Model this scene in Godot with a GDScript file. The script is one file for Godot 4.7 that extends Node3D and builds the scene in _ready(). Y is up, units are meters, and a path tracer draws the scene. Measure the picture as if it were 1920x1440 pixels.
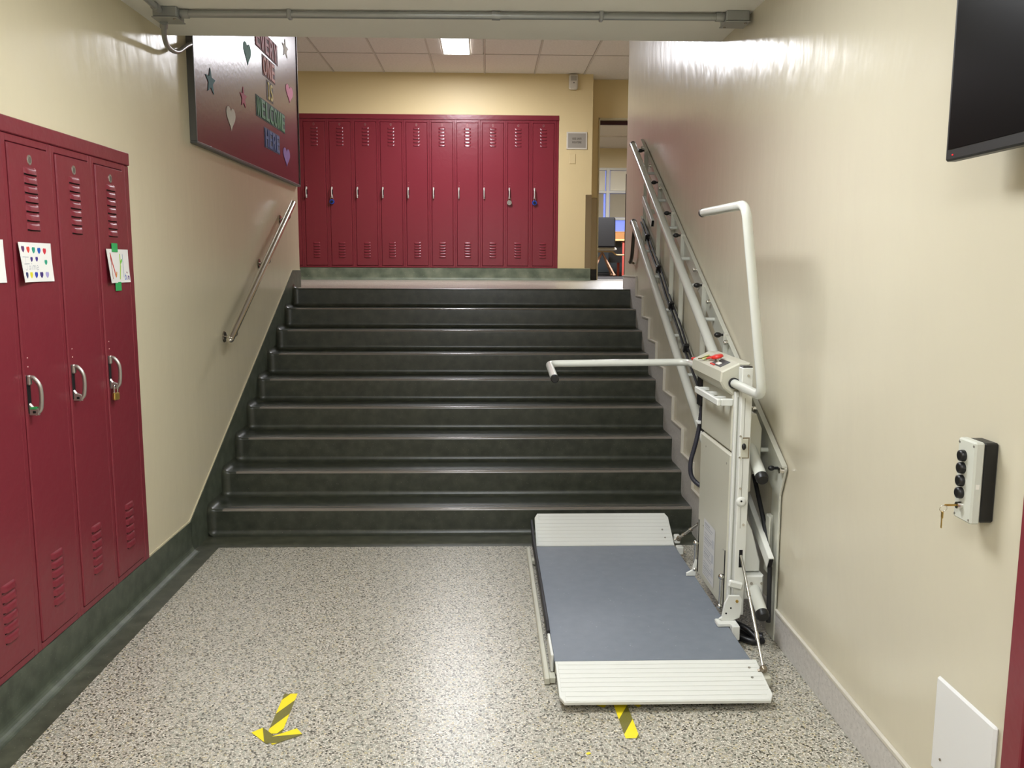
extends Node3D
# ---------------------------------------------------------------- measured frame of the place (metres, y up, camera at the origin looking along -z)
const XL := -1.54        # left wall
const XR := 1.159        # right wall
const RISE := 0.1443
const TREAD := 0.282
const Z0 := -4.665       # first riser
const TOP := 1.2987      # upper floor
const ZF := -10.95       # far wall
const HC := 2.585        # ceiling of the lower corridor
const HU := 3.80         # ceiling of the upper hall
const ZC := -4.43        # edge of the lower ceiling
const PITCH := 0.313     # locker width

var M := {}
var org := Vector3.ZERO
var sg := 0
var rng := RandomNumberGenerator.new()

func _ready():
	rng.seed = 7
	# ---- camera
	var cam := Camera3D.new(); cam.name = "camera"; add_child(cam)
	cam.position = Vector3(0, 1.4859, 0)
	cam.rotation = Vector3(-0.1367, -0.0295, 0.0039)
	cam.fov = 47.96; cam.near = 0.05; cam.far = 100.0; cam.current = true
	# ---- sky (dusk outside the far window), exposure
	var env := Environment.new()
	var sky := Sky.new(); var pm := ProceduralSkyMaterial.new()
	pm.sky_top_color = Color(0.26, 0.32, 0.58); pm.sky_horizon_color = Color(0.40, 0.46, 0.76)
	pm.ground_bottom_color = Color(0.14, 0.17, 0.32); pm.ground_horizon_color = Color(0.40, 0.46, 0.76)
	pm.sun_angle_max = 0.0; pm.sky_energy_multiplier = 1.0
	sky.sky_material = pm
	env.background_mode = Environment.BG_SKY; env.sky = sky
	env.tonemap_mode = Environment.TONE_MAPPER_LINEAR
	env.tonemap_exposure = 2.5
	env.sdfgi_enabled = true; env.ssao_enabled = true; env.ssil_enabled = true
	var we := WorldEnvironment.new(); we.name = "world_environment"; we.environment = env; add_child(we)
	# ---- ceiling lights: [x, y, z, size x, size z, energy, colour, glow]
	materials()
	var warm := Color(0.97, 0.985, 1.0)
	var cool := Color(0.98, 0.98, 1.0)
	panel_light("ceiling_light", "white troffer light panel glowing in the upper hall ceiling above the far lockers", Vector3(-0.33, HU, -9.36), Vector2(0.28, 1.15), 3.5, cool, 6.0)
	panel_light("ceiling_light", "ceiling light panel down the left arm of the upper hall", Vector3(-4.9, HU, -9.36), Vector2(0.28, 1.15), 0.03, cool, 1.0)
	panel_light("ceiling_light", "ceiling light panel down the right arm of the upper hall", Vector3(4.2, HU, -9.36), Vector2(0.28, 1.15), 0.2, cool, 2.0)
	panel_light("ceiling_light", "ceiling light panel in the lower corridor, the one nearest the stairs", Vector3(-0.1, HC, -2.75), Vector2(0.6, 1.1), 1.0, warm, 5.0, 0.04)
	panel_light("ceiling_light", "ceiling light panel in the lower corridor, just behind the viewer", Vector3(-0.1, HC, 0.1), Vector2(0.6, 1.1), 1.25, warm, 5.0, 0.04)
	panel_light("ceiling_light", "ceiling light panel in the lower corridor, farthest behind the viewer", Vector3(-0.1, HC, 2.8), Vector2(0.6, 1.1), 1.1, warm, 5.0, 0.04)
	panel_light("ceiling_light", "ceiling light panel inside the office beyond the doorway", Vector3(2.1, HU, -14.2), Vector2(1.1, 0.6), 10.0, cool, 4.0)
	structure()
	stairs()
	office()
	lockers()
	board()
	left_rail()
	conduits()
	far_wall_items()
	lift_rails()
	lift()
	right_wall_items()
	floor_tape()

# ================================================================ helpers
func numbered(parent: Node, called: String) -> String:
	if not parent.has_node(NodePath(called)): return called
	var i := 1
	while parent.has_node(NodePath("%s_%03d" % [called, i])): i += 1
	return "%s_%03d" % [called, i]

func thing(called: String, label: String, category: String, at := Vector3.ZERO, group := "") -> Node3D:
	var o := Node3D.new(); o.name = numbered(self, called); add_child(o, true)
	o.position = at; org = at
	o.set_meta("label", label); o.set_meta("category", category)
	if group != "": o.set_meta("group", group)
	return o

func setting(called: String, label := "") -> Node3D:
	var o := Node3D.new(); o.name = numbered(self, called); add_child(o, true); org = Vector3.ZERO
	o.set_meta("kind", "structure")
	if label != "": o.set_meta("label", label)
	return o

func st0() -> SurfaceTool:
	var st := SurfaceTool.new(); st.begin(Mesh.PRIMITIVE_TRIANGLES)
	return st

func commit(st: SurfaceTool) -> ArrayMesh:
	st.generate_normals()
	return st.commit()

func part(parent: Node, called: String, st: SurfaceTool, m: Material, label := "") -> MeshInstance3D:
	return inst(parent, called, commit(st), m, label)

func inst(parent: Node, called: String, mesh: Mesh, m: Material, label := "") -> MeshInstance3D:
	var o := MeshInstance3D.new(); o.name = numbered(parent, called); o.mesh = mesh
	o.material_override = m
	parent.add_child(o, true)
	if label != "": o.set_meta("label", label)
	return o

func struct(called: String, st: SurfaceTool, m: Material, label := "") -> MeshInstance3D:
	org = Vector3.ZERO
	var o := part(self, called, st, m, label); o.set_meta("kind", "structure")
	return o

func copy(o: Node3D, called: String, label: String) -> Node3D:
	var c: Node3D = o.duplicate(); c.name = numbered(self, called); add_child(c, true)
	c.set_meta("label", label)
	return c

func vtx(st: SurfaceTool, p: Vector3):
	st.add_vertex(p - org)

func tri(st: SurfaceTool, a: Vector3, b: Vector3, c: Vector3, out: Vector3):
	if (c - a).cross(b - a).dot(out) < 0.0:
		vtx(st, a); vtx(st, c); vtx(st, b)
	else:
		vtx(st, a); vtx(st, b); vtx(st, c)

func quad(st: SurfaceTool, a: Vector3, b: Vector3, c: Vector3, d: Vector3, out: Vector3):
	st.set_smooth_group(-1)
	tri(st, a, b, c, out); tri(st, a, c, d, out)

# chamfered box, centre c, full size s
func bx(st: SurfaceTool, c: Vector3, s: Vector3, b := 0.003, basis := Basis()):
	var h := s * 0.5
	b = minf(b, minf(h.x, minf(h.y, h.z)) * 0.9)
	st.set_smooth_group(-1)
	if b <= 0.0002:
		for ax in 3:
			for sn in [-1.0, 1.0]:
				var n := Vector3.ZERO; n[ax] = sn
				var u := (ax + 1) % 3; var w := (ax + 2) % 3
				var q := []
				for k in [[-1, -1], [1, -1], [1, 1], [-1, 1]]:
					var p := Vector3.ZERO; p[ax] = sn * h[ax]; p[u] = k[0] * h[u]; p[w] = k[1] * h[w]
					q.append(c + basis * p)
				quad(st, q[0], q[1], q[2], q[3], basis * n)
		return
	var P := func(sx, sy, sz, ax): # corner point on the face across axis ax
		var p := Vector3(sx * (h.x - b), sy * (h.y - b), sz * (h.z - b))
		p[ax] = [sx, sy, sz][ax] * h[ax]
		return c + basis * p
	for ax in 3:
		var u := (ax + 1) % 3; var w := (ax + 2) % 3
		for sn in [-1.0, 1.0]:
			var n := Vector3.ZERO; n[ax] = sn
			var q := []
			for k in [[-1, -1], [1, -1], [1, 1], [-1, 1]]:
				var sgn := [0.0, 0.0, 0.0]; sgn[ax] = sn; sgn[u] = float(k[0]); sgn[w] = float(k[1])
				q.append(P.call(sgn[0], sgn[1], sgn[2], ax))
			quad(st, q[0], q[1], q[2], q[3], basis * n)
		for a in [-1.0, 1.0]:      # edges along ax
			for d in [-1.0, 1.0]:
				var s1 := [0.0, 0.0, 0.0]; s1[u] = a; s1[w] = d; s1[ax] = -1.0
				var s2 := s1.duplicate(); s2[ax] = 1.0
				var n2 := Vector3.ZERO; n2[u] = a; n2[w] = d
				quad(st, P.call(s1[0], s1[1], s1[2], u), P.call(s2[0], s2[1], s2[2], u), P.call(s2[0], s2[1], s2[2], w), P.call(s1[0], s1[1], s1[2], w), basis * n2)
	for sx in [-1.0, 1.0]:
		for sy in [-1.0, 1.0]:
			for sz in [-1.0, 1.0]:
				tri(st, P.call(sx, sy, sz, 0), P.call(sx, sy, sz, 1), P.call(sx, sy, sz, 2), basis * Vector3(sx, sy, sz))

# box between two corners
func bb(st: SurfaceTool, a: Vector3, b: Vector3, bev := 0.0):
	bx(st, (a + b) * 0.5, (b - a).abs(), bev)

func rounded(pts: Array, r: float, n := 6) -> Array:
	var out := [pts[0]]
	for i in range(1, pts.size() - 1):
		var p: Vector3 = pts[i]; var a: Vector3 = pts[i - 1]; var b: Vector3 = pts[i + 1]
		var d1 := (a - p).normalized(); var d2 := (b - p).normalized()
		var l := minf(r, minf((a - p).length(), (b - p).length()) * 0.49)
		for k in n + 1:
			var t := float(k) / n
			out.append((p + d1 * l).lerp(p, t).lerp(p.lerp(p + d2 * l, t), t))
	out.append(pts[-1])
	return out

# tube along points; r is a radius or an array of radii; squash scales the second axis
func tube(st: SurfaceTool, pts: Array, r, seg := 14, caps := true, squash := 1.0, upref := Vector3.ZERO):
	sg += 1
	var rings := []
	var t0: Vector3 = (pts[1] - pts[0]).normalized()
	var u := upref if upref != Vector3.ZERO else (Vector3.UP if absf(t0.y) < 0.9 else Vector3.RIGHT)
	for i in pts.size():
		var t: Vector3
		if i == 0: t = pts[1] - pts[0]
		elif i == pts.size() - 1: t = pts[i] - pts[i - 1]
		else: t = (pts[i + 1] - pts[i]).normalized() + (pts[i] - pts[i - 1]).normalized()
		if t.length() < 1e-9: t = t0
		t = t.normalized()
		u = (u - t * u.dot(t)).normalized()
		var v := t.cross(u)
		var ring := []
		var rr: float = r[i] if r is Array else r
		for k in seg:
			var a := TAU * k / seg
			ring.append(pts[i] + u * cos(a) * rr + v * sin(a) * rr * squash)
		rings.append(ring)
	for i in range(1, rings.size()):
		for k in seg:
			var k2 := (k + 1) % seg
			var o: Vector3 = rings[i][k] - pts[i] + rings[i - 1][k2] - pts[i - 1]
			st.set_smooth_group(sg)
			tri(st, rings[i - 1][k], rings[i][k], rings[i][k2], o)
			tri(st, rings[i - 1][k], rings[i][k2], rings[i - 1][k2], o)
	if caps:
		st.set_smooth_group(-1)
		for e in [0, rings.size() - 1]:
			var n: Vector3 = (pts[0] - pts[1]) if e == 0 else (pts[-1] - pts[-2])
			for k in range(1, seg - 1):
				tri(st, rings[e][0], rings[e][k], rings[e][k + 1], n)

# polygon (x,y) pushed along z by depth, then placed by xf; bevel on both rims
func prism(st: SurfaceTool, poly: PackedVector2Array, depth: float, xf: Transform3D, bev := 0.0):
	var n := poly.size()
	if Geometry2D.is_polygon_clockwise(poly): poly.reverse()
	var inner := poly
	if bev > 0.0:
		var off := Geometry2D.offset_polygon(poly, -bev, Geometry2D.JOIN_MITER)
		if off.size() == 1 and off[0].size() == n:
			inner = off[0]
			if Geometry2D.is_polygon_clockwise(inner): inner.reverse()
			var best := 0
			for k in n:
				if inner[k].distance_to(poly[0]) < inner[best].distance_to(poly[0]): best = k
			var al := PackedVector2Array()
			for k in n: al.append(inner[(best + k) % n])
			inner = al
		else:
			bev = 0.0
	st.set_smooth_group(-1)
	var idx := Geometry2D.triangulate_polygon(inner)
	for e in [0, 1]:
		var z := 0.0 if e == 0 else depth
		var nn := xf.basis * Vector3(0, 0, -1 if e == 0 else 1) * signf(depth)
		for k in range(0, idx.size(), 3):
			var q := []
			for j in 3: q.append(xf * Vector3(inner[idx[k + j]].x, inner[idx[k + j]].y, z))
			tri(st, q[0], q[1], q[2], nn)
	var d := signf(depth) * bev
	for k in n:
		var k2 := (k + 1) % n
		var e2 := poly[k2] - poly[k]
		var o := xf.basis * Vector3(e2.y, -e2.x, 0)
		quad(st, xf * Vector3(poly[k].x, poly[k].y, d), xf * Vector3(poly[k2].x, poly[k2].y, d), xf * Vector3(poly[k2].x, poly[k2].y, depth - d), xf * Vector3(poly[k].x, poly[k].y, depth - d), o)
		if bev > 0.0:
			for e in [0, 1]:
				var z0 := d if e == 0 else depth - d
				var z1 := 0.0 if e == 0 else depth
				quad(st, xf * Vector3(poly[k].x, poly[k].y, z0), xf * Vector3(poly[k2].x, poly[k2].y, z0), xf * Vector3(inner[k2].x, inner[k2].y, z1), xf * Vector3(inner[k].x, inner[k].y, z1), o)

# frames for prism: polygon given as (z, y), pushed along +x from x0 ; as (x, y), pushed along +z from z0 ; as (x, z), pushed up from y0
func zy(x0: float) -> Transform3D: return Transform3D(Basis(Vector3(0, 0, 1), Vector3(0, 1, 0), Vector3(1, 0, 0)), Vector3(x0, 0, 0))
func xy(z0: float) -> Transform3D: return Transform3D(Basis(), Vector3(0, 0, z0))
func xz(y0: float) -> Transform3D: return Transform3D(Basis(Vector3(1, 0, 0), Vector3(0, 0, 1), Vector3(0, 1, 0)), Vector3(0, y0, 0))
func pv(a: Array) -> PackedVector2Array:
	var p := PackedVector2Array()
	for k in range(0, a.size(), 2): p.append(Vector2(a[k], a[k + 1]))
	return p

func ball(st: SurfaceTool, c: Vector3, r: float, sq := Vector3.ONE, n := 10):
	sg += 1; st.set_smooth_group(sg)
	var P := func(i: int, k: int):
		var a := PI * i / n; var b := TAU * k / (n * 2)
		return c + Vector3(sin(a) * cos(b), cos(a), sin(a) * sin(b)) * r * sq
	for i in n:
		for k in n * 2:
			var p: Vector3 = P.call(i, k); var q: Vector3 = P.call(i + 1, k); var s: Vector3 = P.call(i + 1, k + 1); var t: Vector3 = P.call(i, k + 1)
			var o := (p + s) * 0.5 - c
			if i < n - 1: tri(st, p, q, s, o)
			if i > 0: tri(st, p, s, t, o)

# ================================================================ materials
func mat(c: Color, rough := 0.5, metal := 0.0) -> StandardMaterial3D:
	var m := StandardMaterial3D.new(); m.albedo_color = c; m.roughness = rough; m.metallic = metal
	return m

func c8(r: int, g: int, b: int) -> Color: return Color8(r, g, b)

func tri_tex(m: StandardMaterial3D, t: Texture2D, scale: float):
	m.albedo_texture = t; m.uv1_triplanar = true; m.uv1_world_triplanar = true; m.uv1_scale = Vector3.ONE * scale

func bump(m: StandardMaterial3D, n: FastNoiseLite, size: int, strength: float, amount: float, scale := Vector3.ONE):
	var t := NoiseTexture2D.new(); t.width = size; t.height = size; t.noise = n; t.seamless = true; t.as_normal_map = true; t.bump_strength = strength
	m.normal_enabled = true; m.normal_texture = t; m.normal_scale = amount
	m.uv1_triplanar = true; m.uv1_world_triplanar = true; m.uv1_scale = scale

func noise(freq: float, oct := 3, sd := 1, type := FastNoiseLite.TYPE_SIMPLEX_SMOOTH) -> FastNoiseLite:
	var n := FastNoiseLite.new(); n.seed = sd; n.frequency = freq; n.noise_type = type
	n.fractal_octaves = oct; n.fractal_type = FastNoiseLite.FRACTAL_FBM if oct > 1 else FastNoiseLite.FRACTAL_NONE
	return n

func chips_texture(size: int, n: int, sd: int, palette: Array, joint: Color, joint_w: float, joint_mix: float) -> ImageTexture:
	# stone chips: cells round n x n scattered points that wrap at the edges; palette: [[share, Color, spread], ...]
	var r := RandomNumberGenerator.new(); r.seed = sd
	var px := PackedFloat32Array(); var py := PackedFloat32Array(); var pw := PackedFloat32Array(); var look := PackedColorArray()
	for k in n * n:
		px.append(r.randf_range(0.08, 0.92)); py.append(r.randf_range(0.08, 0.92)); pw.append(r.randf_range(0.0, 0.22))
		var x := r.randf(); var pick = palette[-1]
		for p in palette:
			if x < p[0]:
				pick = p
				break
			x -= p[0]
		var v: float = 1.0 + r.randf_range(-pick[2], pick[2])
		look.append(Color(pick[1].r * v, pick[1].g * v, pick[1].b * v))
	var data := PackedByteArray(); data.resize(size * size * 3)
	var s := float(n) / size
	var at := 0
	for y in size:
		var fy := (y + 0.5) * s; var cy := int(fy)
		for x in size:
			var fx := (x + 0.5) * s; var cx := int(fx)
			var b1 := 9.0; var b2 := 9.0; var id := 0
			for dy in range(-1, 2):
				var row := posmod(cy + dy, n) * n
				for dx in range(-1, 2):
					var k := row + posmod(cx + dx, n)
					var ex := cx + dx + px[k] - fx; var ey := cy + dy + py[k] - fy
					var d := sqrt(ex * ex + ey * ey) - pw[k]
					if d < b1:
						b2 = b1; b1 = d; id = k
					elif d < b2: b2 = d
			var c := look[id].lerp(joint, (1.0 - minf(1.0, (b2 - b1) / joint_w)) * joint_mix)
			data[at] = clampi(int(c.r * 255.0), 0, 255); data[at + 1] = clampi(int(c.g * 255.0), 0, 255); data[at + 2] = clampi(int(c.b * 255.0), 0, 255)
			at += 3
	return ImageTexture.create_from_image(Image.create_from_data(size, size, false, Image.FORMAT_RGB8, data))

func mottled(size: int, a: Color, b: Color, freq: float, sd: int, specks := 0, speck := Color.WHITE, streak := 1.0) -> ImageTexture:
	var n := noise(freq, 5, sd)
	var g := n.get_seamless_image(size, size).get_data()
	var data := PackedByteArray(); data.resize(size * size * 3)
	for i in size * size:
		var t := g[i] / 255.0
		data[i * 3] = int(lerpf(a.r, b.r, t) * 255.0); data[i * 3 + 1] = int(lerpf(a.g, b.g, t) * 255.0); data[i * 3 + 2] = int(lerpf(a.b, b.b, t) * 255.0)
	var im := Image.create_from_data(size, size, false, Image.FORMAT_RGB8, data)
	var r := RandomNumberGenerator.new(); r.seed = sd
	for k in specks:
		var s := r.randi_range(1, 3)
		var x := r.randi_range(0, size - 5); var y := r.randi_range(0, size - 5)
		var c := im.get_pixel(x, y).lerp(speck, r.randf_range(0.1, 0.7))
		im.fill_rect(Rect2i(x, y, int(s * streak), s), c)
	return ImageTexture.create_from_image(im)

func materials():
	# walls: satin paint with roller streaks
	for w in [["wall_left", c8(220, 210, 180), 0.26], ["wall_right", c8(208, 201, 180), 0.24], ["wall_far", c8(224, 204, 156), 0.5], ["ceiling", c8(240, 238, 230), 0.8], ["office_wall", c8(214, 200, 164), 0.7]]:
		var m := mat(w[1], w[2]); bump(m, noise(0.012, 4, 3), 512, 6.0, 0.10, Vector3(0.9, 0.35, 0.9)); M[w[0]] = m
	M.terrazzo = mat(Color.WHITE, 0.32)
	tri_tex(M.terrazzo, chips_texture(1024, 100, 11, [[0.40, c8(186, 180, 166), 0.10], [0.24, c8(208, 204, 192), 0.08], [0.13, c8(160, 162, 150), 0.12], [0.05, c8(192, 180, 144), 0.1], [0.09, c8(124, 120, 108), 0.15], [0.08, c8(76, 74, 64), 0.3]], c8(104, 99, 84), 0.24, 0.75), 1.75)
	M.dark = mat(Color.WHITE, 0.34)
	tri_tex(M.dark, mottled(1024, c8(39, 42, 34), c8(68, 71, 59), 0.012, 5, 2600, c8(112, 110, 100)), 0.9)
	M.border = mat(Color.WHITE, 0.34)
	tri_tex(M.border, mottled(1024, c8(58, 59, 47), c8(88, 89, 74), 0.012, 6, 2600, c8(130, 128, 112)), 0.9)
	M.base = mat(Color.WHITE, 0.42)
	tri_tex(M.base, mottled(1024, c8(60, 66, 55), c8(94, 101, 86), 0.012, 9, 1800, c8(140, 140, 124)), 0.9)
	M.base_far = mat(Color.WHITE, 0.5)
	tri_tex(M.base_far, mottled(512, c8(78, 88, 72), c8(140, 146, 124), 0.012, 15, 300, c8(190, 186, 160)), 0.7)
	M.tile = mat(Color.WHITE, 0.4)
	tri_tex(M.tile, mottled(512, c8(186, 182, 178), c8(206, 202, 198), 0.05, 21, 3000, c8(150, 146, 142)), 1.5)
	M.trim = mat(c8(205, 200, 188), 0.45)
	M.cream = mat(c8(206, 196, 166), 0.6)
	M.red = mat(c8(124, 42, 53), 0.33); bump(M.red, noise(0.02, 3, 8), 512, 4.0, 0.14, Vector3.ONE * 1.4)
	M.red_far = mat(c8(124, 40, 52), 0.28); bump(M.red_far, noise(0.02, 3, 8), 512, 4.0, 0.10, Vector3.ONE * 1.4)
	M.red_inner = mat(c8(44, 14, 18), 0.7)
	M.chip = mat(c8(214, 170, 164), 0.6)
	M.handle = mat(c8(176, 172, 164), 0.34, 0.75)
	M.chrome = mat(c8(214, 212, 206), 0.16, 1.0)
	M.steel = mat(c8(150, 140, 126), 0.2, 0.9)
	M.galv = mat(c8(160, 162, 160), 0.36, 0.55)
	M.brass = mat(c8(200, 168, 96), 0.3, 0.9)
	M.black = mat(c8(16, 16, 18), 0.4)
	M.rubber = mat(c8(26, 26, 30), 0.6)
	M.slot = mat(c8(8, 5, 6), 0.9)
	M.white = mat(c8(216, 217, 211), 0.38)
	M.nose = mat(c8(120, 113, 104), 0.22)  # nosing wear plus a painted reflection; the inlay strips share this colour
	M.grey = mat(c8(192, 190, 174), 0.42)
	M.tubewhite = mat(c8(208, 210, 202), 0.2); M.tubewhite.metallic_specular = 0.8
	M.deck = mat(Color.WHITE, 0.5); tri_tex(M.deck, mottled(512, c8(110, 117, 127), c8(117, 124, 134), 0.02, 31, 120, c8(170, 176, 184)), 1.3)
	M.plate = mat(c8(196, 196, 184), 0.34)
	M.paper = mat(c8(232, 230, 222), 0.8)
	M.green_tape = mat(c8(52, 168, 92), 0.6)
	M.plastic = mat(c8(214, 208, 196), 0.45)
	M.boxgrey = mat(c8(202, 204, 194), 0.4)
	M.sign_grey = mat(c8(158, 152, 142), 0.5)
	M.ink = mat(c8(92, 84, 74), 0.7)
	M.tilewhite = mat(Color.WHITE, 0.9); tri_tex(M.tilewhite, mottled(512, c8(226, 220, 214), c8(238, 232, 226), 0.05, 41, 900, c8(186, 178, 168)), 1.1)
	M.tbar = mat(c8(206, 199, 191), 0.6)
	M.handle_far = mat(c8(222, 216, 210), 0.28, 0.25)
	M.tv = mat(c8(12, 10, 10), 0.3); M.tv.metallic_specular = 0.2
	M.tvbezel = mat(c8(26, 26, 26), 0.42)
	M.board = mat(c8(100, 38, 46), 0.27); bump(M.board, noise(0.03, 3, 12), 512, 5.0, 0.05, Vector3.ONE * 1.5)
	M.redpl = mat(c8(206, 44, 34), 0.35)
	M.wood = mat(c8(196, 164, 112), 0.5)

func panel_light(called: String, label: String, at: Vector3, size: Vector2, energy: float, col: Color, glow: float, drop := 0.008):
	var o := thing(called, label, "ceiling light", at)
	var st := st0()
	for s in [-1.0, 1.0]:
		bx(st, at + Vector3(s * (size.x * 0.5 + 0.008), -0.008, 0), Vector3(0.016, 0.016, size.y + 0.032), 0.002)
		bx(st, at + Vector3(0, -0.008, s * (size.y * 0.5 + 0.008)), Vector3(size.x, 0.016, 0.016), 0.002)
	part(o, "frame", st, M.white)
	st = st0(); bx(st, at + Vector3(0, -0.001 - drop * 0.5, 0), Vector3(size.x, drop, size.y), 0.001)
	var gm := mat(Color.WHITE, 0.5); gm.emission_enabled = true; gm.emission = col; gm.emission_energy_multiplier = glow
	part(o, "diffuser", st, gm)
	var l := AreaLight3D.new(); l.name = "lamp"; l.area_size = size; l.light_energy = energy; l.light_color = col
	l.area_normalize_energy = true; l.area_range = 30.0; l.area_attenuation = 2.0; l.shadow_enabled = true
	o.add_child(l, true); l.position = Vector3(0, -0.012 - drop, 0); l.rotation_degrees = Vector3(-90, 0, 0)

# ================================================================ the shell
func structure():
	org = Vector3.ZERO
	var st := st0()
	bb(st, Vector3(-1.416, -0.2, -4.447), Vector3(XR, 0, 5)); struct("floor", st, M.terrazzo, "speckled beige terrazzo floor")
	st = st0(); bb(st, Vector3(-6.2, 0.9, -11.5), Vector3(4.8, TOP, -6.965)); struct("floor_upper", st, M.terrazzo, "speckled terrazzo floor of the upper landing")
	st = st0()
	bb(st, Vector3(XL, -0.2, Z0 - 0.05), Vector3(-1.416, 0.0, 5)); bb(st, Vector3(-1.416, -0.2, Z0 - 0.05), Vector3(XR, 0.0, -4.447))
	struct("trim_1", st, M.border, "dark green terrazzo border band round the floor")
	# left wall with the locker recess
	st = st0()
	bb(st, Vector3(XL - 0.4, -0.2, -7.22), Vector3(XL, HU, -3.835))
	bb(st, Vector3(XL - 0.4, 1.955, -3.835), Vector3(XL, HC, 5))
	bb(st, Vector3(XL - 0.4, -0.2, -3.835), Vector3(XL, 0.16, 5))
	bb(st, Vector3(XL - 0.5, -0.2, -3.835), Vector3(XL - 0.38, 1.955, 5))
	bb(st, Vector3(XL - 0.4, 0.16, -2.534), Vector3(XL, 1.955, 5))
	struct("wall_left", st, M.wall_left, "beige painted left wall")
	# right wall with a door opening beside the viewer
	st = st0()
	bb(st, Vector3(XR, -0.2, -7.3), Vector3(XR + 0.25, HU, -1.705))
	bb(st, Vector3(XR, 2.1, -1.705), Vector3(XR + 0.25, HC, -0.73))
	bb(st, Vector3(XR, -0.2, -0.73), Vector3(XR + 0.25, HC, 5))
	struct("wall_right", st, M.wall_right, "light beige painted right wall")
	st = st0(); bb(st, Vector3(XL - 0.4, -0.2, 5), Vector3(XR + 0.25, HC, 5.2)); struct("wall_rear", st, M.wall_right)
	var d := setting("door_1", "dark red door frame at the right edge")
	st = st0(); bb(st, Vector3(XR - 0.012, 0, -1.765), Vector3(XR + 0.1, 2.13, -1.70), 0.003); bb(st, Vector3(XR - 0.012, 0, -0.735), Vector3(XR + 0.1, 2.13, -0.67), 0.003)
	bb(st, Vector3(XR - 0.012, 2.07, -1.70), Vector3(XR + 0.1, 2.13, -0.735), 0.003); part(d, "door_frame", st, M.red)
	st = st0(); bb(st, Vector3(XR + 0.03, 0.005, -1.70), Vector3(XR + 0.075, 2.07, -0.735), 0.002); part(d, "door_leaf", st, M.red)
	# ceilings
	st = st0(); bb(st, Vector3(XL - 0.4, HC, ZC), Vector3(XR + 0.25, HU + 0.3, 5.2)); struct("ceiling", st, M.ceiling, "painted grey-beige lower ceiling slab")
	st = st0(); bb(st, Vector3(-6.2, HU + 0.02, -11.6), Vector3(4.8, HU + 0.3, ZC)); var cu := struct("ceiling_upper", st, M.tilewhite, "suspended tile ceiling of the upper hall")
	var tl := st0(); org = Vector3.ZERO; bx(tl, Vector3.ZERO, Vector3(0.590, 0.014, 1.200), 0.003); var tmesh := commit(tl)
	var grid := st0()
	for i in range(-7, 8):
		var x := -0.025 + i * 0.61
		bb(grid, Vector3(x - 0.009, HU + 0.001, -11.4), Vector3(x + 0.009, HU + 0.02, -7.2))
		for k in 4:
			var z := -11.22 + k * 1.22 + 0.61
			if i == 0 and k == 1: continue
			if z > -7.0: continue
			var ti := inst(cu, "ceiling_tile", tmesh, M.tilewhite); ti.position = Vector3(x - 0.305, HU + 0.013, z)
	for k in 4:
		bb(grid, Vector3(-4.3, HU + 0.001, -11.22 + k * 1.22 - 0.009), Vector3(4.3, HU + 0.02, -11.22 + k * 1.22 + 0.009))
	part(cu, "ceiling_grid", grid, M.tbar)
	st = st0()
	for s in [[-0.64, -0.485], [-0.175, -0.04]]: bb(st, Vector3(s[0], HU + 0.004, -9.99), Vector3(s[1], HU + 0.018, -8.79))
	part(cu, "ceiling_tile", st, M.tilewhite)
	# far wall: pieces around the locker recess
	st = st0()
	bb(st, Vector3(-6.2, 1.0, ZF - 0.5), Vector3(-2.62, HU + 0.05, ZF)); bb(st, Vector3(-2.62, 3.312, ZF - 0.5), Vector3(1.305, HU + 0.05, ZF))
	bb(st, Vector3(0.892, 1.0, ZF - 0.5), Vector3(1.305, 3.312, ZF)); bb(st, Vector3(-2.62, 1.0, ZF - 0.5), Vector3(0.892, 1.448, ZF))
	bb(st, Vector3(-2.62, 1.448, ZF - 0.5), Vector3(0.892, 3.312, ZF - 0.38))
	struct("wall_far", st, M.wall_far, "warm yellow wall at the head of the stairs")
	st = st0()
	bb(st, Vector3(1.305, 1.0, -11.55), Vector3(1.425, HU + 0.05, -11.3)); bb(st, Vector3(1.425, 3.345, -11.55), Vector3(2.36, HU + 0.05, -11.3)); bb(st, Vector3(2.36, 1.0, -11.55), Vector3(4.8, HU + 0.05, -11.3))
	struct("wall_recess", st, M.wall_far, "yellow wall set back around the doorway")
	st = st0()
	bb(st, Vector3(-6.2, 1.0, -7.22), Vector3(XL - 0.4, HU + 0.05, -7.0)); struct("wall_landing_left", st, M.wall_far)
	st = st0(); bb(st, Vector3(XR + 0.25, 1.0, -7.3), Vector3(4.8, HU + 0.05, -7.08)); struct("wall_landing_right", st, M.wall_far)
	st = st0(); bb(st, Vector3(-6.4, 1.0, -11.5), Vector3(-6.2, HU + 0.05, -7.0)); struct("wall_hall_left", st, M.wall_far)
	st = st0(); bb(st, Vector3(4.8, 1.0, -11.5), Vector3(5.0, HU + 0.05, -7.0)); struct("wall_hall_right", st, M.wall_far)
	# base along the far wall
	st = st0(); prism(st, cove(ZF, 0.012, TOP, 0.15, 1.0), 7.505, Transform3D(Basis(Vector3(0, 0, 1), Vector3(0, 1, 0), Vector3(1, 0, 0)), Vector3(-6.2, 0, 0)))
	struct("baseboard_far", st, M.base_far, "worn green terrazzo base under the far lockers")
	st = st0(); bb(st, Vector3(1.308, TOP, -11.3), Vector3(1.43, TOP + 0.14, -11.285), 0.004); struct("baseboard_recess", st, M.black)
	# green base along the left wall
	st = st0(); prism(st, cove_x(XL, 0.008, 0.0, 0.162), 9.4, Transform3D(Basis(), Vector3(0, 0, -4.39)))
	struct("baseboard_left", st, M.base, "dark green terrazzo cove base below the near lockers")
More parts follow.
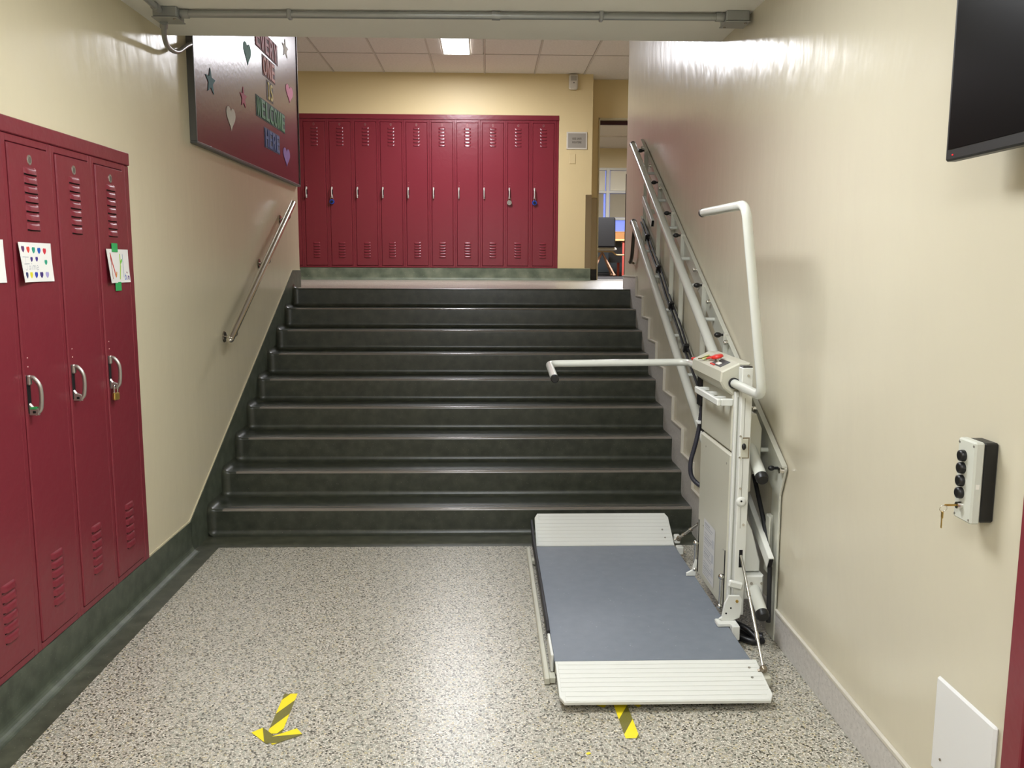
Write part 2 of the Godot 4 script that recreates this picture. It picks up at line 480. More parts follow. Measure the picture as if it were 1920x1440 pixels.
	st = st0(); bb(st, Vector3(XL - 0.001, 0.162, -4.38), Vector3(XL + 0.004, 0.170, -3.835)); struct("trim_2", st, M.cream)
	# grey tile base along the right wall
	var br := setting("baseboard_right", "grey speckled tile base with a pale metal top edge")
	var zz := -3.2
	var starts := [-3.99, -3.39, -2.79, -2.19]
	for z in starts:
		st = st0(); bb(st, Vector3(XR - 0.009, 0.0, z + 0.0015), Vector3(XR, 0.118, z + 0.5985), 0.001); part(br, "tile", st, M.tile)
	st = st0(); bb(st, Vector3(XR - 0.012, 0.118, -4.40), Vector3(XR, 0.132, -1.77), 0.002); part(br, "metal_edge", st, M.trim)
	st = st0(); bb(st, Vector3(XR - 0.010, 0.0, -4.40), Vector3(XR, 0.118, -3.9915), 0.001); part(br, "tile", st, M.tile)
	# stepped tile base up the right side of the stairs
	var bs := setting("baseboard_stairs", "grey tile base stepping up the right side of the stairs")
	var edge := st0()
	for i in range(1, 10):
		var y := i * RISE; var zr := Z0 - (i - 1) * TREAD
		var zf := zr + 0.262; var zb := zr - TREAD + 0.262
		if i == 9: zb = -7.3
		var low := y - RISE + 0.105
		st = st0()
		prism(st, pv([zf, y + 0.105 - RISE - 0.105, zf, y + 0.1, zb, y + 0.1, zb, y - 0.02, zr, y - 0.02, zr, y - RISE]) if i > 0 else pv([]), 0.010, zy(XR - 0.010), 0.0)
		part(bs, "tile", st, M.tile)
		bb(edge, Vector3(XR - 0.016, y + 0.1, zb), Vector3(XR, y + 0.108, zf + 0.008))
		bb(edge, Vector3(XR - 0.016, low if i > 1 else 0.132, zf), Vector3(XR, y + 0.1, zf + 0.008))
	part(bs, "metal_edge", edge, M.trim)
	st = st0(); bb(st, Vector3(XR - 0.010, TOP, -7.31), Vector3(XR + 0.12, TOP + 0.1, -7.30)); part(bs, "tile", st, M.tile)

# (z, y) outline of a cove base standing on y0 against a wall at z = w, proud by p
func cove(w: float, p: float, y0: float, h: float, s: float) -> PackedVector2Array:
	var a := PackedVector2Array([Vector2(w - 0.01, y0), Vector2(w - 0.01, y0 + h), Vector2(w + p * s, y0 + h)])
	for k in 7:
		var t := PI * 0.5 * k / 6.0
		a.append(Vector2(w + s * (p + 0.035 * (1.0 - cos(t))), y0 + 0.035 * (1.0 - sin(t)) + 0.001))
	a.append(Vector2(w + s * (p + 0.035), y0))
	return a
func cove_x(w: float, p: float, y0: float, h: float) -> PackedVector2Array:
	return cove(w, p, y0, h, 1.0)

func stairs():
	var o := thing("staircase", "wide dark green terrazzo staircase of nine worn steps rising to the landing", "staircase", Vector3(-0.19, 0, Z0))
	var xe := XL + 0.008
	for i in range(1, 10):
		var y := i * RISE; var z := Z0 - (i - 1) * TREAD
		var pts := []; var nrm := []
		var cr := 0.032; var nr := 0.013
		# cove at the foot
		for k in 7:
			var t := PI * 0.5 * k / 6.0
			pts.append(Vector2(z + cr * (1.0 - sin(t)), y - RISE + cr * (1.0 - cos(t)))); nrm.append(Vector2(sin(t), cos(t)))
		for k in 7:
			var t := PI * 0.5 * k / 6.0
			pts.append(Vector2(z - nr * (1.0 - cos(t)), y - nr * (1.0 - sin(t)))); nrm.append(Vector2(cos(t), sin(t)))
		var zb := z - TREAD + cr if i < 9 else z - 0.05
		if i == 9: zb = -6.965
		pts.append(Vector2(zb, y)); nrm.append(Vector2(0, 1))
		var xs := [XR - 0.0]
		var R := 0.045
		xs.append(xe + R + 0.02)
		for k in 9: xs.append(xe + R * (1.0 - sin(PI * 0.5 * k / 8.0)))
		var st := st0(); sg += 1
		var P := func(a: int, b: int):
			var x: float = xs[a]; var d := x - xe
			var off := 0.0
			if d < R: off = (R - sqrt(maxf(0.0, R * R - (R - d) * (R - d)))) * 0.8
			return Vector3(x, pts[b].y + nrm[b].y * off, pts[b].x + nrm[b].x * off)
		for a in xs.size() - 1:
			for b in pts.size() - 1:
				st.set_smooth_group(sg)
				var q0: Vector3 = P.call(a, b); var q1: Vector3 = P.call(a + 1, b); var q2: Vector3 = P.call(a + 1, b + 1); var q3: Vector3 = P.call(a, b + 1)
				var nn := Vector3(0, nrm[b].y + nrm[b + 1].y, nrm[b].x + nrm[b + 1].x)
				tri(st, q0, q1, q2, nn); tri(st, q0, q2, q3, nn)
		# solid underside
		var zb2 := zb if i == 9 else zb - cr
		quad(st, Vector3(xe, y - RISE, z + cr), Vector3(XR, y - RISE, z + cr), Vector3(XR, y - RISE - 0.1, zb2), Vector3(xe, y - RISE - 0.1, zb2), Vector3.DOWN)
		quad(st, Vector3(xe, y - RISE - 0.1, zb2), Vector3(XR, y - RISE - 0.1, zb2), Vector3(XR, y, zb2), Vector3(xe, y, zb2), Vector3(0, 0, -1))
		var stp := part(o, "step", st, M.dark)
		if i < 9:
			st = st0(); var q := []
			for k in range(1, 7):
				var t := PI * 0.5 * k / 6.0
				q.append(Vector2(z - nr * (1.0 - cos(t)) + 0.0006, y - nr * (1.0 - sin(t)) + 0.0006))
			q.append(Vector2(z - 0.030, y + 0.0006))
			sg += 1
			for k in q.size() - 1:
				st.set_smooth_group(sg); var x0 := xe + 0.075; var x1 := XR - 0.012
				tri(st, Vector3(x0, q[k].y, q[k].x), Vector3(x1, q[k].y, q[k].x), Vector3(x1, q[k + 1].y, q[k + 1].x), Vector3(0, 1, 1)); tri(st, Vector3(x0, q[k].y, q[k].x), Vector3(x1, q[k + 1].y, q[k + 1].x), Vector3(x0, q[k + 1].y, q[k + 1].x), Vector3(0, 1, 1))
			part(stp, "worn_sheen_nosing", st, M.nose, "pale worn edge of the tread with reflected sheen painted in")  # pale strip paints the reflection line along the nose together with its wear
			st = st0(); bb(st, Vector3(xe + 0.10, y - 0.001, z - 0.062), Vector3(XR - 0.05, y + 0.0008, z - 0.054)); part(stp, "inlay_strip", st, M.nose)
	var st2 := st0()
	prism(st2, pv([-4.38, 0.0, -4.371, 0.161, -6.927, 1.439, -7.22, 1.439, -7.22, 1.15, -4.75, -0.02]), 0.008, zy(XL), 0.0)
	part(o, "stringer", st2, M.base)
	st2 = st0()
	prism(st2, pv([-4.371, 0.161, -6.927, 1.439, -7.22, 1.439, -7.22, 1.446, -6.929, 1.446, -4.373, 0.169]), 0.005, zy(XL), 0.0)
	part(o, "stringer_edge", st2, M.cream)

func office():
	# the room seen through the doorway
	var d := setting("door_2", "doorway at the far right leading into an office")
	var st := st0()
	bb(st, Vector3(1.425, TOP, -11.5), Vector3(1.442, 3.345, -11.285), 0.003); bb(st, Vector3(2.343, TOP, -11.5), Vector3(2.36, 3.345, -11.285), 0.003)
	bb(st, Vector3(1.425, 3.325, -11.5), Vector3(2.36, 3.345, -11.285), 0.003)
	part(d, "door_frame", st, M.cream)
	st = st0(); bb(st, Vector3(1.442, 3.275, -11.42), Vector3(2.343, 3.325, -11.37), 0.003); part(d, "door_head", st, mat(c8(58, 16, 24), 0.5), "dark maroon door head")
	st = st0(); bb(st, Vector3(1.43, TOP - 0.01, -11.5), Vector3(2.35, TOP + 0.006, -11.2), 0.003); part(d, "threshold", st, M.trim)
	st = st0(); bb(st, Vector3(-0.5, 1.1, -18.2), Vector3(6, TOP - 0.002, -11.5)); struct("floor_office", st, mat(c8(30, 27, 27), 0.95))
	st = st0(); bb(st, Vector3(-0.5, HU + 0.05, -18.2), Vector3(6, HU + 0.25, -11.55)); struct("ceiling_office", st, M.tilewhite)
	for z in [-13.2, -14.9, -16.3]:
		st = st0(); bb(st, Vector3(-0.5, HU + 0.03, z - 0.025), Vector3(6, HU + 0.05, z + 0.025)); struct("trim_3", st, M.tbar)
	st = st0(); bb(st, Vector3(-0.7, 1.1, -18.2), Vector3(-0.5, HU + 0.2, -11.5)); struct("wall_office_left", st, M.office_wall)
	st = st0(); bb(st, Vector3(6, 1.1, -18.2), Vector3(6.2, HU + 0.2, -11.5)); struct("wall_office_right", st, M.office_wall)
	st = st0(); bb(st, Vector3(4.8, 1.1, -11.55), Vector3(6.2, HU + 0.2, -11.3)); bb(st, Vector3(-0.7, 1.1, -11.7), Vector3(1.305, HU + 0.2, -11.45)); struct("wall_office_front", st, M.office_wall)
	st = st0()
	bb(st, Vector3(-0.7, 1.1, -18.2), Vector3(6.2, 2.14, -18.0)); bb(st, Vector3(-0.7, 3.46, -18.2), Vector3(6.2, HU + 0.2, -18.0))
	bb(st, Vector3(-0.7, 2.14, -18.2), Vector3(0.45, 3.46, -18.0)); bb(st, Vector3(4.51, 2.14, -18.2), Vector3(6.2, 3.46, -18.0))
	struct("wall_office_back", st, M.office_wall)
	var w := setting("window_1", "office window with pale upper panels, half lowered grey shades and blue dusk outside")
	st = st0()
	for x in [0.48, 1.48, 2.48, 3.48, 4.48]: bb(st, Vector3(x - 0.035, 2.14, -18.1), Vector3(x + 0.035, 3.46, -17.98), 0.004)
	for y in [2.16, 2.44, 2.98, 3.44]: bb(st, Vector3(0.48, y - 0.025, -18.09), Vector3(4.48, y + 0.025, -17.99), 0.004)
	part(w, "window_frame", st, M.white)
	for i in 4:
		var x0 := 0.52 + i * 1.0
		st = st0(); bb(st, Vector3(x0 + 0.01, 3.01, -18.07), Vector3(x0 + 0.91, 3.41, -18.04), 0.003); part(w, "upper_panel", st, mat(c8(232, 228, 210), 0.6))
		st = st0(); bb(st, Vector3(x0 + 0.01, 2.47, -18.05), Vector3(x0 + 0.88, 2.95, -18.04), 0.001); part(w, "shade", st, mat(c8(168, 160, 140), 0.8))
		st = st0(); bb(st, Vector3(x0, 2.18, -18.076), Vector3(x0 + 0.92, 2.96, -18.07), 0.0)
		var g := mat(Color(0.8, 0.85, 1.0, 0.12), 0.02); g.transparency = BaseMaterial3D.TRANSPARENCY_ALPHA
		part(w, "pane", st, g)
	# chair
	var cz := -15.3
	var ch := thing("office_chair", "black mesh-backed office chair on tan legs seen through the doorway", "chair", Vector3(2.05, TOP, cz))
	st = st0(); bx(st, Vector3(2.0, TOP + 0.76, cz + 0.16), Vector3(0.46, 0.52, 0.04), 0.02, Basis(Vector3.RIGHT, -0.12)); part(ch, "backrest", st, M.black)
	st = st0(); bx(st, Vector3(2.02, TOP + 0.47, cz - 0.06), Vector3(0.48, 0.06, 0.46), 0.02); part(ch, "seat", st, mat(c8(196, 190, 178), 0.7))
	st = st0()
	tube(st, rounded([Vector3(1.8, TOP + 0.43, cz + 0.1), Vector3(2.2, TOP + 0.43, cz + 0.1), Vector3(2.26, TOP + 0.37, cz + 0.1), Vector3(2.4, TOP + 0.37, cz + 0.1)], 0.03), 0.014, 8)
	part(ch, "seat_frame", st, M.wood)
	for a in 4:
		st = st0()
		var an := PI * 0.25 + a * PI * 0.5
		tube(st, [Vector3(2.03, TOP + 0.42, cz), Vector3(2.03 + cos(an) * 0.27, TOP + 0.03, cz + sin(an) * 0.27)], 0.016, 8); ball(st, Vector3(2.03 + cos(an) * 0.27, TOP + 0.025, cz + sin(an) * 0.27), 0.025)
		part(ch, "leg", st, mat(c8(176, 132, 106), 0.5))
	var lc := thing("low_cabinet", "dark low cabinet under the office window behind the chair", "cabinet", Vector3(2.4, TOP, -17.2))
	st = st0(); bb(st, Vector3(1.3, TOP, -17.5), Vector3(3.6, TOP + 0.62, -17.1), 0.008); part(lc, "body", st, mat(c8(28, 26, 26), 0.6))
	st = st0(); bb(st, Vector3(1.28, TOP + 0.62, -17.52), Vector3(3.62, TOP + 0.65, -17.08), 0.005); part(lc, "top", st, mat(c8(120, 84, 52), 0.5))
	for x in [1.6, 2.15, 2.7, 3.25]:
		st = st0(); bb(st, Vector3(x - 0.26, TOP + 0.05, -17.1), Vector3(x + 0.26, TOP + 0.58, -17.085), 0.004); part(lc, "door", st, mat(c8(34, 40, 42), 0.5))
	# desk with a box on it
	var dk := thing("desk", "wooden desk with a red leg seen through the doorway", "desk", Vector3(2.8, TOP, -15.9))
	st = st0(); bx(st, Vector3(2.85, TOP + 0.64, -15.95), Vector3(1.3, 0.035, 0.7), 0.006); part(dk, "desk_top", st, M.wood)
	for x in [2.46, 3.4]:
		for z in [-15.65, -16.25]:
			st = st0(); bx(st, Vector3(x, TOP + 0.311, z), Vector3(0.045, 0.622, 0.045), 0.004); part(dk, "leg", st, mat(c8(196, 84, 72), 0.5))
	st = st0(); bb(st, Vector3(2.2, TOP + 0.24, -15.72), Vector3(2.43, TOP + 0.62, -15.69)); bb(st, Vector3(2.49, TOP + 0.24, -15.72), Vector3(3.38, TOP + 0.62, -15.69)); part(dk, "modesty_panel", st, M.black)
	var cb := thing("cardboard_box", "brown cardboard box on the office desk beneath the window", "box", Vector3(2.4, TOP + 0.658, -16.1))
	st = st0(); bx(st, Vector3(2.4, TOP + 0.728, -16.1), Vector3(0.3, 0.14, 0.24), 0.004); part(cb, "carton", st, mat(c8(150, 106, 62), 0.8))
	st = st0(); bx(st, Vector3(2.4, TOP + 0.802, -16.1), Vector3(0.31, 0.008, 0.25), 0.002); part(cb, "lid", st, mat(c8(172, 128, 82), 0.8))

# ================================================================ lockers
func hood(w: float, h: float, d: float) -> ArrayMesh:
	# pressed louvre: domed on top, sharp lip at the bottom
	org = Vector3.ZERO
	var st := st0(); sg += 1; st.set_smooth_group(sg)
	var nx := 8; var ny := 5
	var P := func(i: int, k: int):
		var u := -1.0 + 2.0 * i / nx; var v := float(k) / ny
		var e := pow(maxf(0.0, 1.0 - pow(absf(u), 4.0)), 0.5)
		return Vector3(u * w * 0.5, h * 0.5 - v * h * (0.86 + 0.14 * e), e * (d * 0.6 * minf(1.0, v / 0.25) + d * 0.34 * v))
	for i in nx:
		for k in ny:
			st.set_smooth_group(sg)
			tri(st, P.call(i, k), P.call(i + 1, k), P.call(i + 1, k + 1), Vector3(0, 0.3, 1)); tri(st, P.call(i, k), P.call(i + 1, k + 1), P.call(i, k + 1), Vector3(0, 0.3, 1))
	return commit(st)

func make_locker(called: String, h: float, door_top: float, lou_top: float, lou_n: int, lou_step: float, num_y: float, hy: float, low_top: float, m: Material, category := "locker") -> Node3D:
	# front faces +z, x to the right, base at the origin
	var o := thing(called, "x", category)
	var W := PITCH; var dw := 0.130
	var st := st0()
	bb(st, Vector3(-W / 2 + 0.0005, 0, -0.30), Vector3(-W / 2 + 0.004, h, -0.02)); bb(st, Vector3(W / 2 - 0.004, 0, -0.30), Vector3(W / 2 - 0.0005, h, -0.02))
	bb(st, Vector3(-W / 2 + 0.004, 0, -0.30), Vector3(W / 2 - 0.004, h, -0.296)); bb(st, Vector3(-W / 2 + 0.004, 0, -0.296), Vector3(W / 2 - 0.004, 0.004, -0.02)); bb(st, Vector3(-W / 2 + 0.004, h - 0.004, -0.296), Vector3(W / 2 - 0.004, h, -0.02))
	part(o, "body", st, M.red_inner)
	st = st0()
	for s in [-1.0, 1.0]: bb(st, Vector3(s * (W / 2 - 0.0003), 0, -0.02), Vector3(s * (dw + 0.0025), h, 0.0), 0.0015)
	bb(st, Vector3(-dw - 0.0025, 0, -0.02), Vector3(dw + 0.0025, 0.023, 0.0), 0.0015); bb(st, Vector3(-dw - 0.0025, door_top + 0.003, -0.02), Vector3(dw + 0.0025, h, 0.0), 0.0015)
	part(o, "frame", st, m)
	st = st0(); bb(st, Vector3(-dw, 0.026, -0.018), Vector3(dw, door_top, 0.005), 0.004)
	var door := part(o, "door", st, m)
	var lm: ArrayMesh
	if not M.has("_hood"): M["_hood"] = hood(0.088, 0.024, 0.009); st = st0(); bx(st, Vector3.ZERO, Vector3(0.082, 0.005, 0.002), 0.0); M["_slot"] = commit(st)
	var slots := st0()
	for k in lou_n:
		var y := lou_top - k * lou_step
		var lo := inst(door, "louver", M["_hood"], m); lo.position = Vector3(0.0, y - 0.012, 0.0045)
		bx(slots, Vector3(0.0, y - 0.0245, 0.0055), Vector3(0.080, 0.005, 0.0016), 0.0)
	part(door, "vent_slot", slots, M.slot); slots = st0()
	for k in 6:
		var y := low_top - k * 0.0335
		var lo := inst(door, "louver", M["_hood"], m); lo.position = Vector3(0.0, y - 0.012, 0.0045)
		bx(slots, Vector3(0.0, y - 0.0245, 0.0055), Vector3(0.080, 0.0035, 0.0016), 0.0)
	part(door, "vent_slot", slots, M.slot)
	# number plate
	st = st0(); tube(st, [Vector3(0, num_y, 0.005), Vector3(0, num_y, 0.0075)], [0.0175, 0.0165], 12, true, 0.75); part(o, "number_plate", st, M.handle if num_y < 1.69 else mat(c8(150, 92, 92), 0.4, 0.3))
	st = st0(); tube(st, [Vector3(0, num_y, 0.0074), Vector3(0, num_y, 0.0079)], 0.0105, 12, true, 0.8); part(o, "number_disc", st, mat(c8(96, 90, 80), 0.5) if num_y < 1.69 else mat(c8(120, 66, 68), 0.5))
	# lift handle
	var hx := -0.108
	st = st0(); bb(st, Vector3(hx - 0.011, hy - 0.128, 0.0045), Vector3(hx + 0.011, hy, 0.0065), 0.0008); part(door, "handle_pocket", st, M.slot)
	st = st0()
	var path := rounded([Vector3(hx, hy - 0.012, 0.004), Vector3(hx, hy - 0.004, 0.02), Vector3(hx, hy - 0.03, 0.044), Vector3(hx, hy - 0.075, 0.047), Vector3(hx, hy - 0.118, 0.041), Vector3(hx, hy - 0.131, 0.022)], 0.03, 5)
	tube(st, path, 0.0062, 10, true, 1.15, Vector3.RIGHT)
	bx(st, Vector3(hx, hy - 0.016, 0.009), Vector3(0.018, 0.034, 0.014), 0.004)
	prism(st, pv([0.005, hy - 0.092, 0.016, hy - 0.106, 0.036, hy - 0.113, 0.036, hy - 0.134, 0.005, hy - 0.134]), 0.013, Transform3D(Basis(Vector3(0, 0, 1), Vector3(0, 1, 0), Vector3(1, 0, 0)), Vector3(hx - 0.0065, 0, 0)), 0.002)
	part(o, "handle", st, M.handle if m == M.red else M.handle_far)
	st = st0(); bx(st, Vector3(hx, hy - 0.123, 0.022), Vector3(0.0145, 0.009, 0.011), 0.001); part(o, "hasp_hole", st, M.slot)
	st = st0()
	for dy in [0.028, 0.058]: ball(st, Vector3(hx + 0.006, hy + dy, 0.005), 0.0028, Vector3(1, 1, 0.6), 5)
	part(o, "rivet", st, M.chip)
	return o

func padlock(called: String, label: String, body: Material, w: float, h: float, rnd: bool) -> Node3D:
	var o := thing(called, label, "padlock", Vector3.ZERO, "padlocks on lockers")
	var st := st0()
	tube(st, rounded([Vector3(-w * 0.3, -0.028, 0), Vector3(-w * 0.3, 0.006, 0), Vector3(w * 0.3, 0.006, 0), Vector3(w * 0.3, -0.028, 0)], 0.012, 5), 0.0035, 8); part(o, "shackle", st, M.chrome)
	st = st0()
	if rnd:
		tube(st, [Vector3(0, -0.026 - h / 2, -0.010), Vector3(0, -0.026 - h / 2, -0.007), Vector3(0, -0.026 - h / 2, 0.007), Vector3(0, -0.026 - h / 2, 0.010)], [h * 0.46, h * 0.5, h * 0.5, h * 0.46], 20)
		part(o, "case", st, body)
		st = st0(); tube(st, [Vector3(0, -0.026 - h / 2, 0.010), Vector3(0, -0.026 - h / 2, 0.018)], [h * 0.26, h * 0.22], 16); part(o, "dial", st, M.chrome if body == M.chrome else M.black)
	else:
		bx(st, Vector3(0, -0.024 - h / 2, 0), Vector3(w, h, 0.014), 0.003); part(o, "case", st, body)
		st = st0(); tube(st, [Vector3(0, -0.024 - h, 0), Vector3(0, -0.0255 - h, 0)], 0.005, 10); part(o, "keyway", st, M.black)
	return o

func lockers():
	# near bank on the left wall: turned so that the front faces +x
	var yb := 0.164
	var names := ["red locker nearest the stairs, with a brass padlock and a green-taped drawing", "red locker on the left wall with no paper on its door, beside the brass-padlocked one", "red locker on the left wall bearing the drawing bordered with coloured hearts", "red locker cut off by the left edge of the photo"]
	var proto: Node3D
	var nx := XL + 0.006
	for k in 4:
		var o: Node3D
		if k == 0:
			o = make_locker("locker", 1.735, 1.708, 1.64, 7, 0.0305, 1.664, 0.952, 0.312, M.red); proto = o
			o.set_meta("label", names[0])
		else: o = copy(proto, "locker", names[k])
		o.set_meta("group", "red lockers on the left wall")
		o.position = Vector3(nx, yb, -3.632 + PITCH * k); o.rotation.y = PI / 2
	org = Vector3.ZERO
	var st := st0()
	bb(st, Vector3(XL - 0.1, 1.900, -3.832), Vector3(XL + 0.012, 1.953, -2.536), 0.003); bb(st, Vector3(XL - 0.1, yb - 0.003, -3.832), Vector3(XL + 0.006, 1.899, -3.7892), 0.003)
	bb(st, Vector3(XL - 0.05, yb - 0.004, -3.7885), Vector3(XL - 0.01, yb - 0.0005, -2.536), 0.0)
	struct("trim_4", st, M.red, "red metal header and end strip framing the near lockers")
	st = st0(); bb(st, Vector3(XL, 0.160, -3.836), Vector3(XL + 0.003, 1.956, -3.832)); bb(st, Vector3(XL, 1.9535, -3.836), Vector3(XL + 0.003, 1.956, -2.536)); struct("trim_5", st, M.cream)
	var pl := padlock("padlock", "small brass padlock on the handle of the near locker closest to the stairs", M.brass, 0.030, 0.030, false)
	pl.position = Vector3(nx + 0.024, yb + 0.952 - 0.126, -3.632 + 0.108); pl.rotation.y = PI / 2 - 0.35
	# rubber band on a handle
	var rb := thing("rubber_band", "green band round the locker handle below the heart drawing", "rubber band", Vector3(nx + 0.02, yb + 0.84, -3.006 + 0.108))
	st = st0(); bb(st, Vector3(nx + 0.008, yb + 0.838, -3.006 + 0.1005), Vector3(nx + 0.030, yb + 0.846, -3.006 + 0.1155), 0.001); part(rb, "band", st, M.green_tape)
	papers(nx)
	# far bank
	var zf := ZF - 0.004
	var fy := 1.452
	var proto2: Node3D
	var hints := ["half hidden by the left wall corner", "first whole one from the left wall corner", "with a blue padlock, nearer the left wall", "just right of the locker with the left blue padlock", "fourth whole one from the left wall corner", "fifth whole one from the left wall corner", "sixth whole one, just left of the one with the bright louvers", "with the brightly shining louvers below the ceiling light", "between the shining-louvered one and the one with the silver padlock", "with a silver padlock", "at the right end, with a blue padlock beside the yellow wall"]
	for k in 11:
		var o: Node3D
		var lab: String = "red landing locker " + hints[k]
		if k == 0:
			o = make_locker("far_locker", 1.80, 1.765, 1.705, 6, 0.040, 1.735, 0.985, 0.315, M.red_far); proto2 = o
			o.set_meta("label", lab)
		else: o = copy(proto2, "far_locker", lab)
		o.set_meta("group", "red lockers across the landing")
		o.position = Vector3(0.858 - PITCH * (10.5 - k), fy, zf)
	org = Vector3.ZERO
	st = st0(); bb(st, Vector3(-2.6, fy + 1.801, zf - 0.1), Vector3(0.891, 3.311, zf + 0.012), 0.003); bb(st, Vector3(0.8585, fy - 0.003, zf - 0.1), Vector3(0.891, fy + 1.80, zf + 0.002), 0.003)
	struct("trim_6", st, M.red_far, "red header strip above the far lockers")
	var blue := mat(c8(40, 64, 150), 0.3)
	for q in [[1, blue, "blue dial padlock hanging on the second far locker from the left wall corner"], [8, M.chrome, "silver dial padlock hanging on the next to last far locker"], [9, blue, "blue dial padlock hanging on the far locker at the right end"]]:
		var p := padlock("padlock", q[2], q[1], 0.044, 0.062, true)
		p.position = Vector3(0.858 - PITCH * (9.5 - q[0]) - 0.108, fy + 0.985 - 0.125, zf + 0.026)

func sheet(called: String, label: String, z0: float, y0: float, w: float, h: float, x: float, curl: float, im: Image) -> Node3D:
	# paper taped on a locker door; curled away along its near edge
	var o := thing(called, label, "drawing", Vector3(x, y0, z0), "drawings taped on the lockers")
	var st := st0(); st.set_smooth_group(sg + 1); sg += 2
	var n := 10
	for side in 2:
		for i in n:
			for k in n:
				var q := []
				for d in [[0, 0], [1, 0], [1, 1], [0, 1]]:
					var u := float(i + d[0]) / n; var v := float(k + d[1]) / n
					var c := curl * (pow(1.0 - u, 3.0) * (0.25 + 0.75 * v) + 0.3 * pow(u, 4.0) * v * v) + 0.001
					q.append([Vector3(x + c + side * -0.0006, y0 + h * (1.0 - v), z0 - w * u), Vector2(u, v)])
				for t in ([[0, 1, 2], [0, 2, 3]] if side == 0 else [[0, 2, 1], [0, 3, 2]]):
					for j in t:
						st.set_smooth_group(sg - side); st.set_uv(q[j][1]); vtx(st, q[j][0])
	var m := mat(Color.WHITE, 0.8); m.albedo_texture = ImageTexture.create_from_image(im)
	part(o, "paper", st, m)
	return o

func stroke(im: Image, pts: Array, c: Color, w: int):
	for i in pts.size() - 1:
		var a: Vector2 = pts[i]; var b: Vector2 = pts[i + 1]
		var n := int(a.distance_to(b)) + 1
		for k in n + 1:
			var p := a.lerp(b, float(k) / n)
			im.fill_rect(Rect2i(int(p.x - w * 0.5), int(p.y - w * 0.5), w, w), c)

func ink_heart(im: Image, cx: float, cy: float, s: float, c: Color):
	for y in range(int(cy - s), int(cy + s) + 1):
		for x in range(int(cx - s), int(cx + s) + 1):
			var u := (x - cx) / s * 1.25; var v := -(y - cy) / s * 1.25 + 0.15
			var f := pow(u * u + v * v - 1.0, 3.0) - u * u * v * v * v
			if f < 0.0 and x >= 0 and y >= 0 and x < im.get_width() and y < im.get_height(): im.set_pixel(x, y, c)

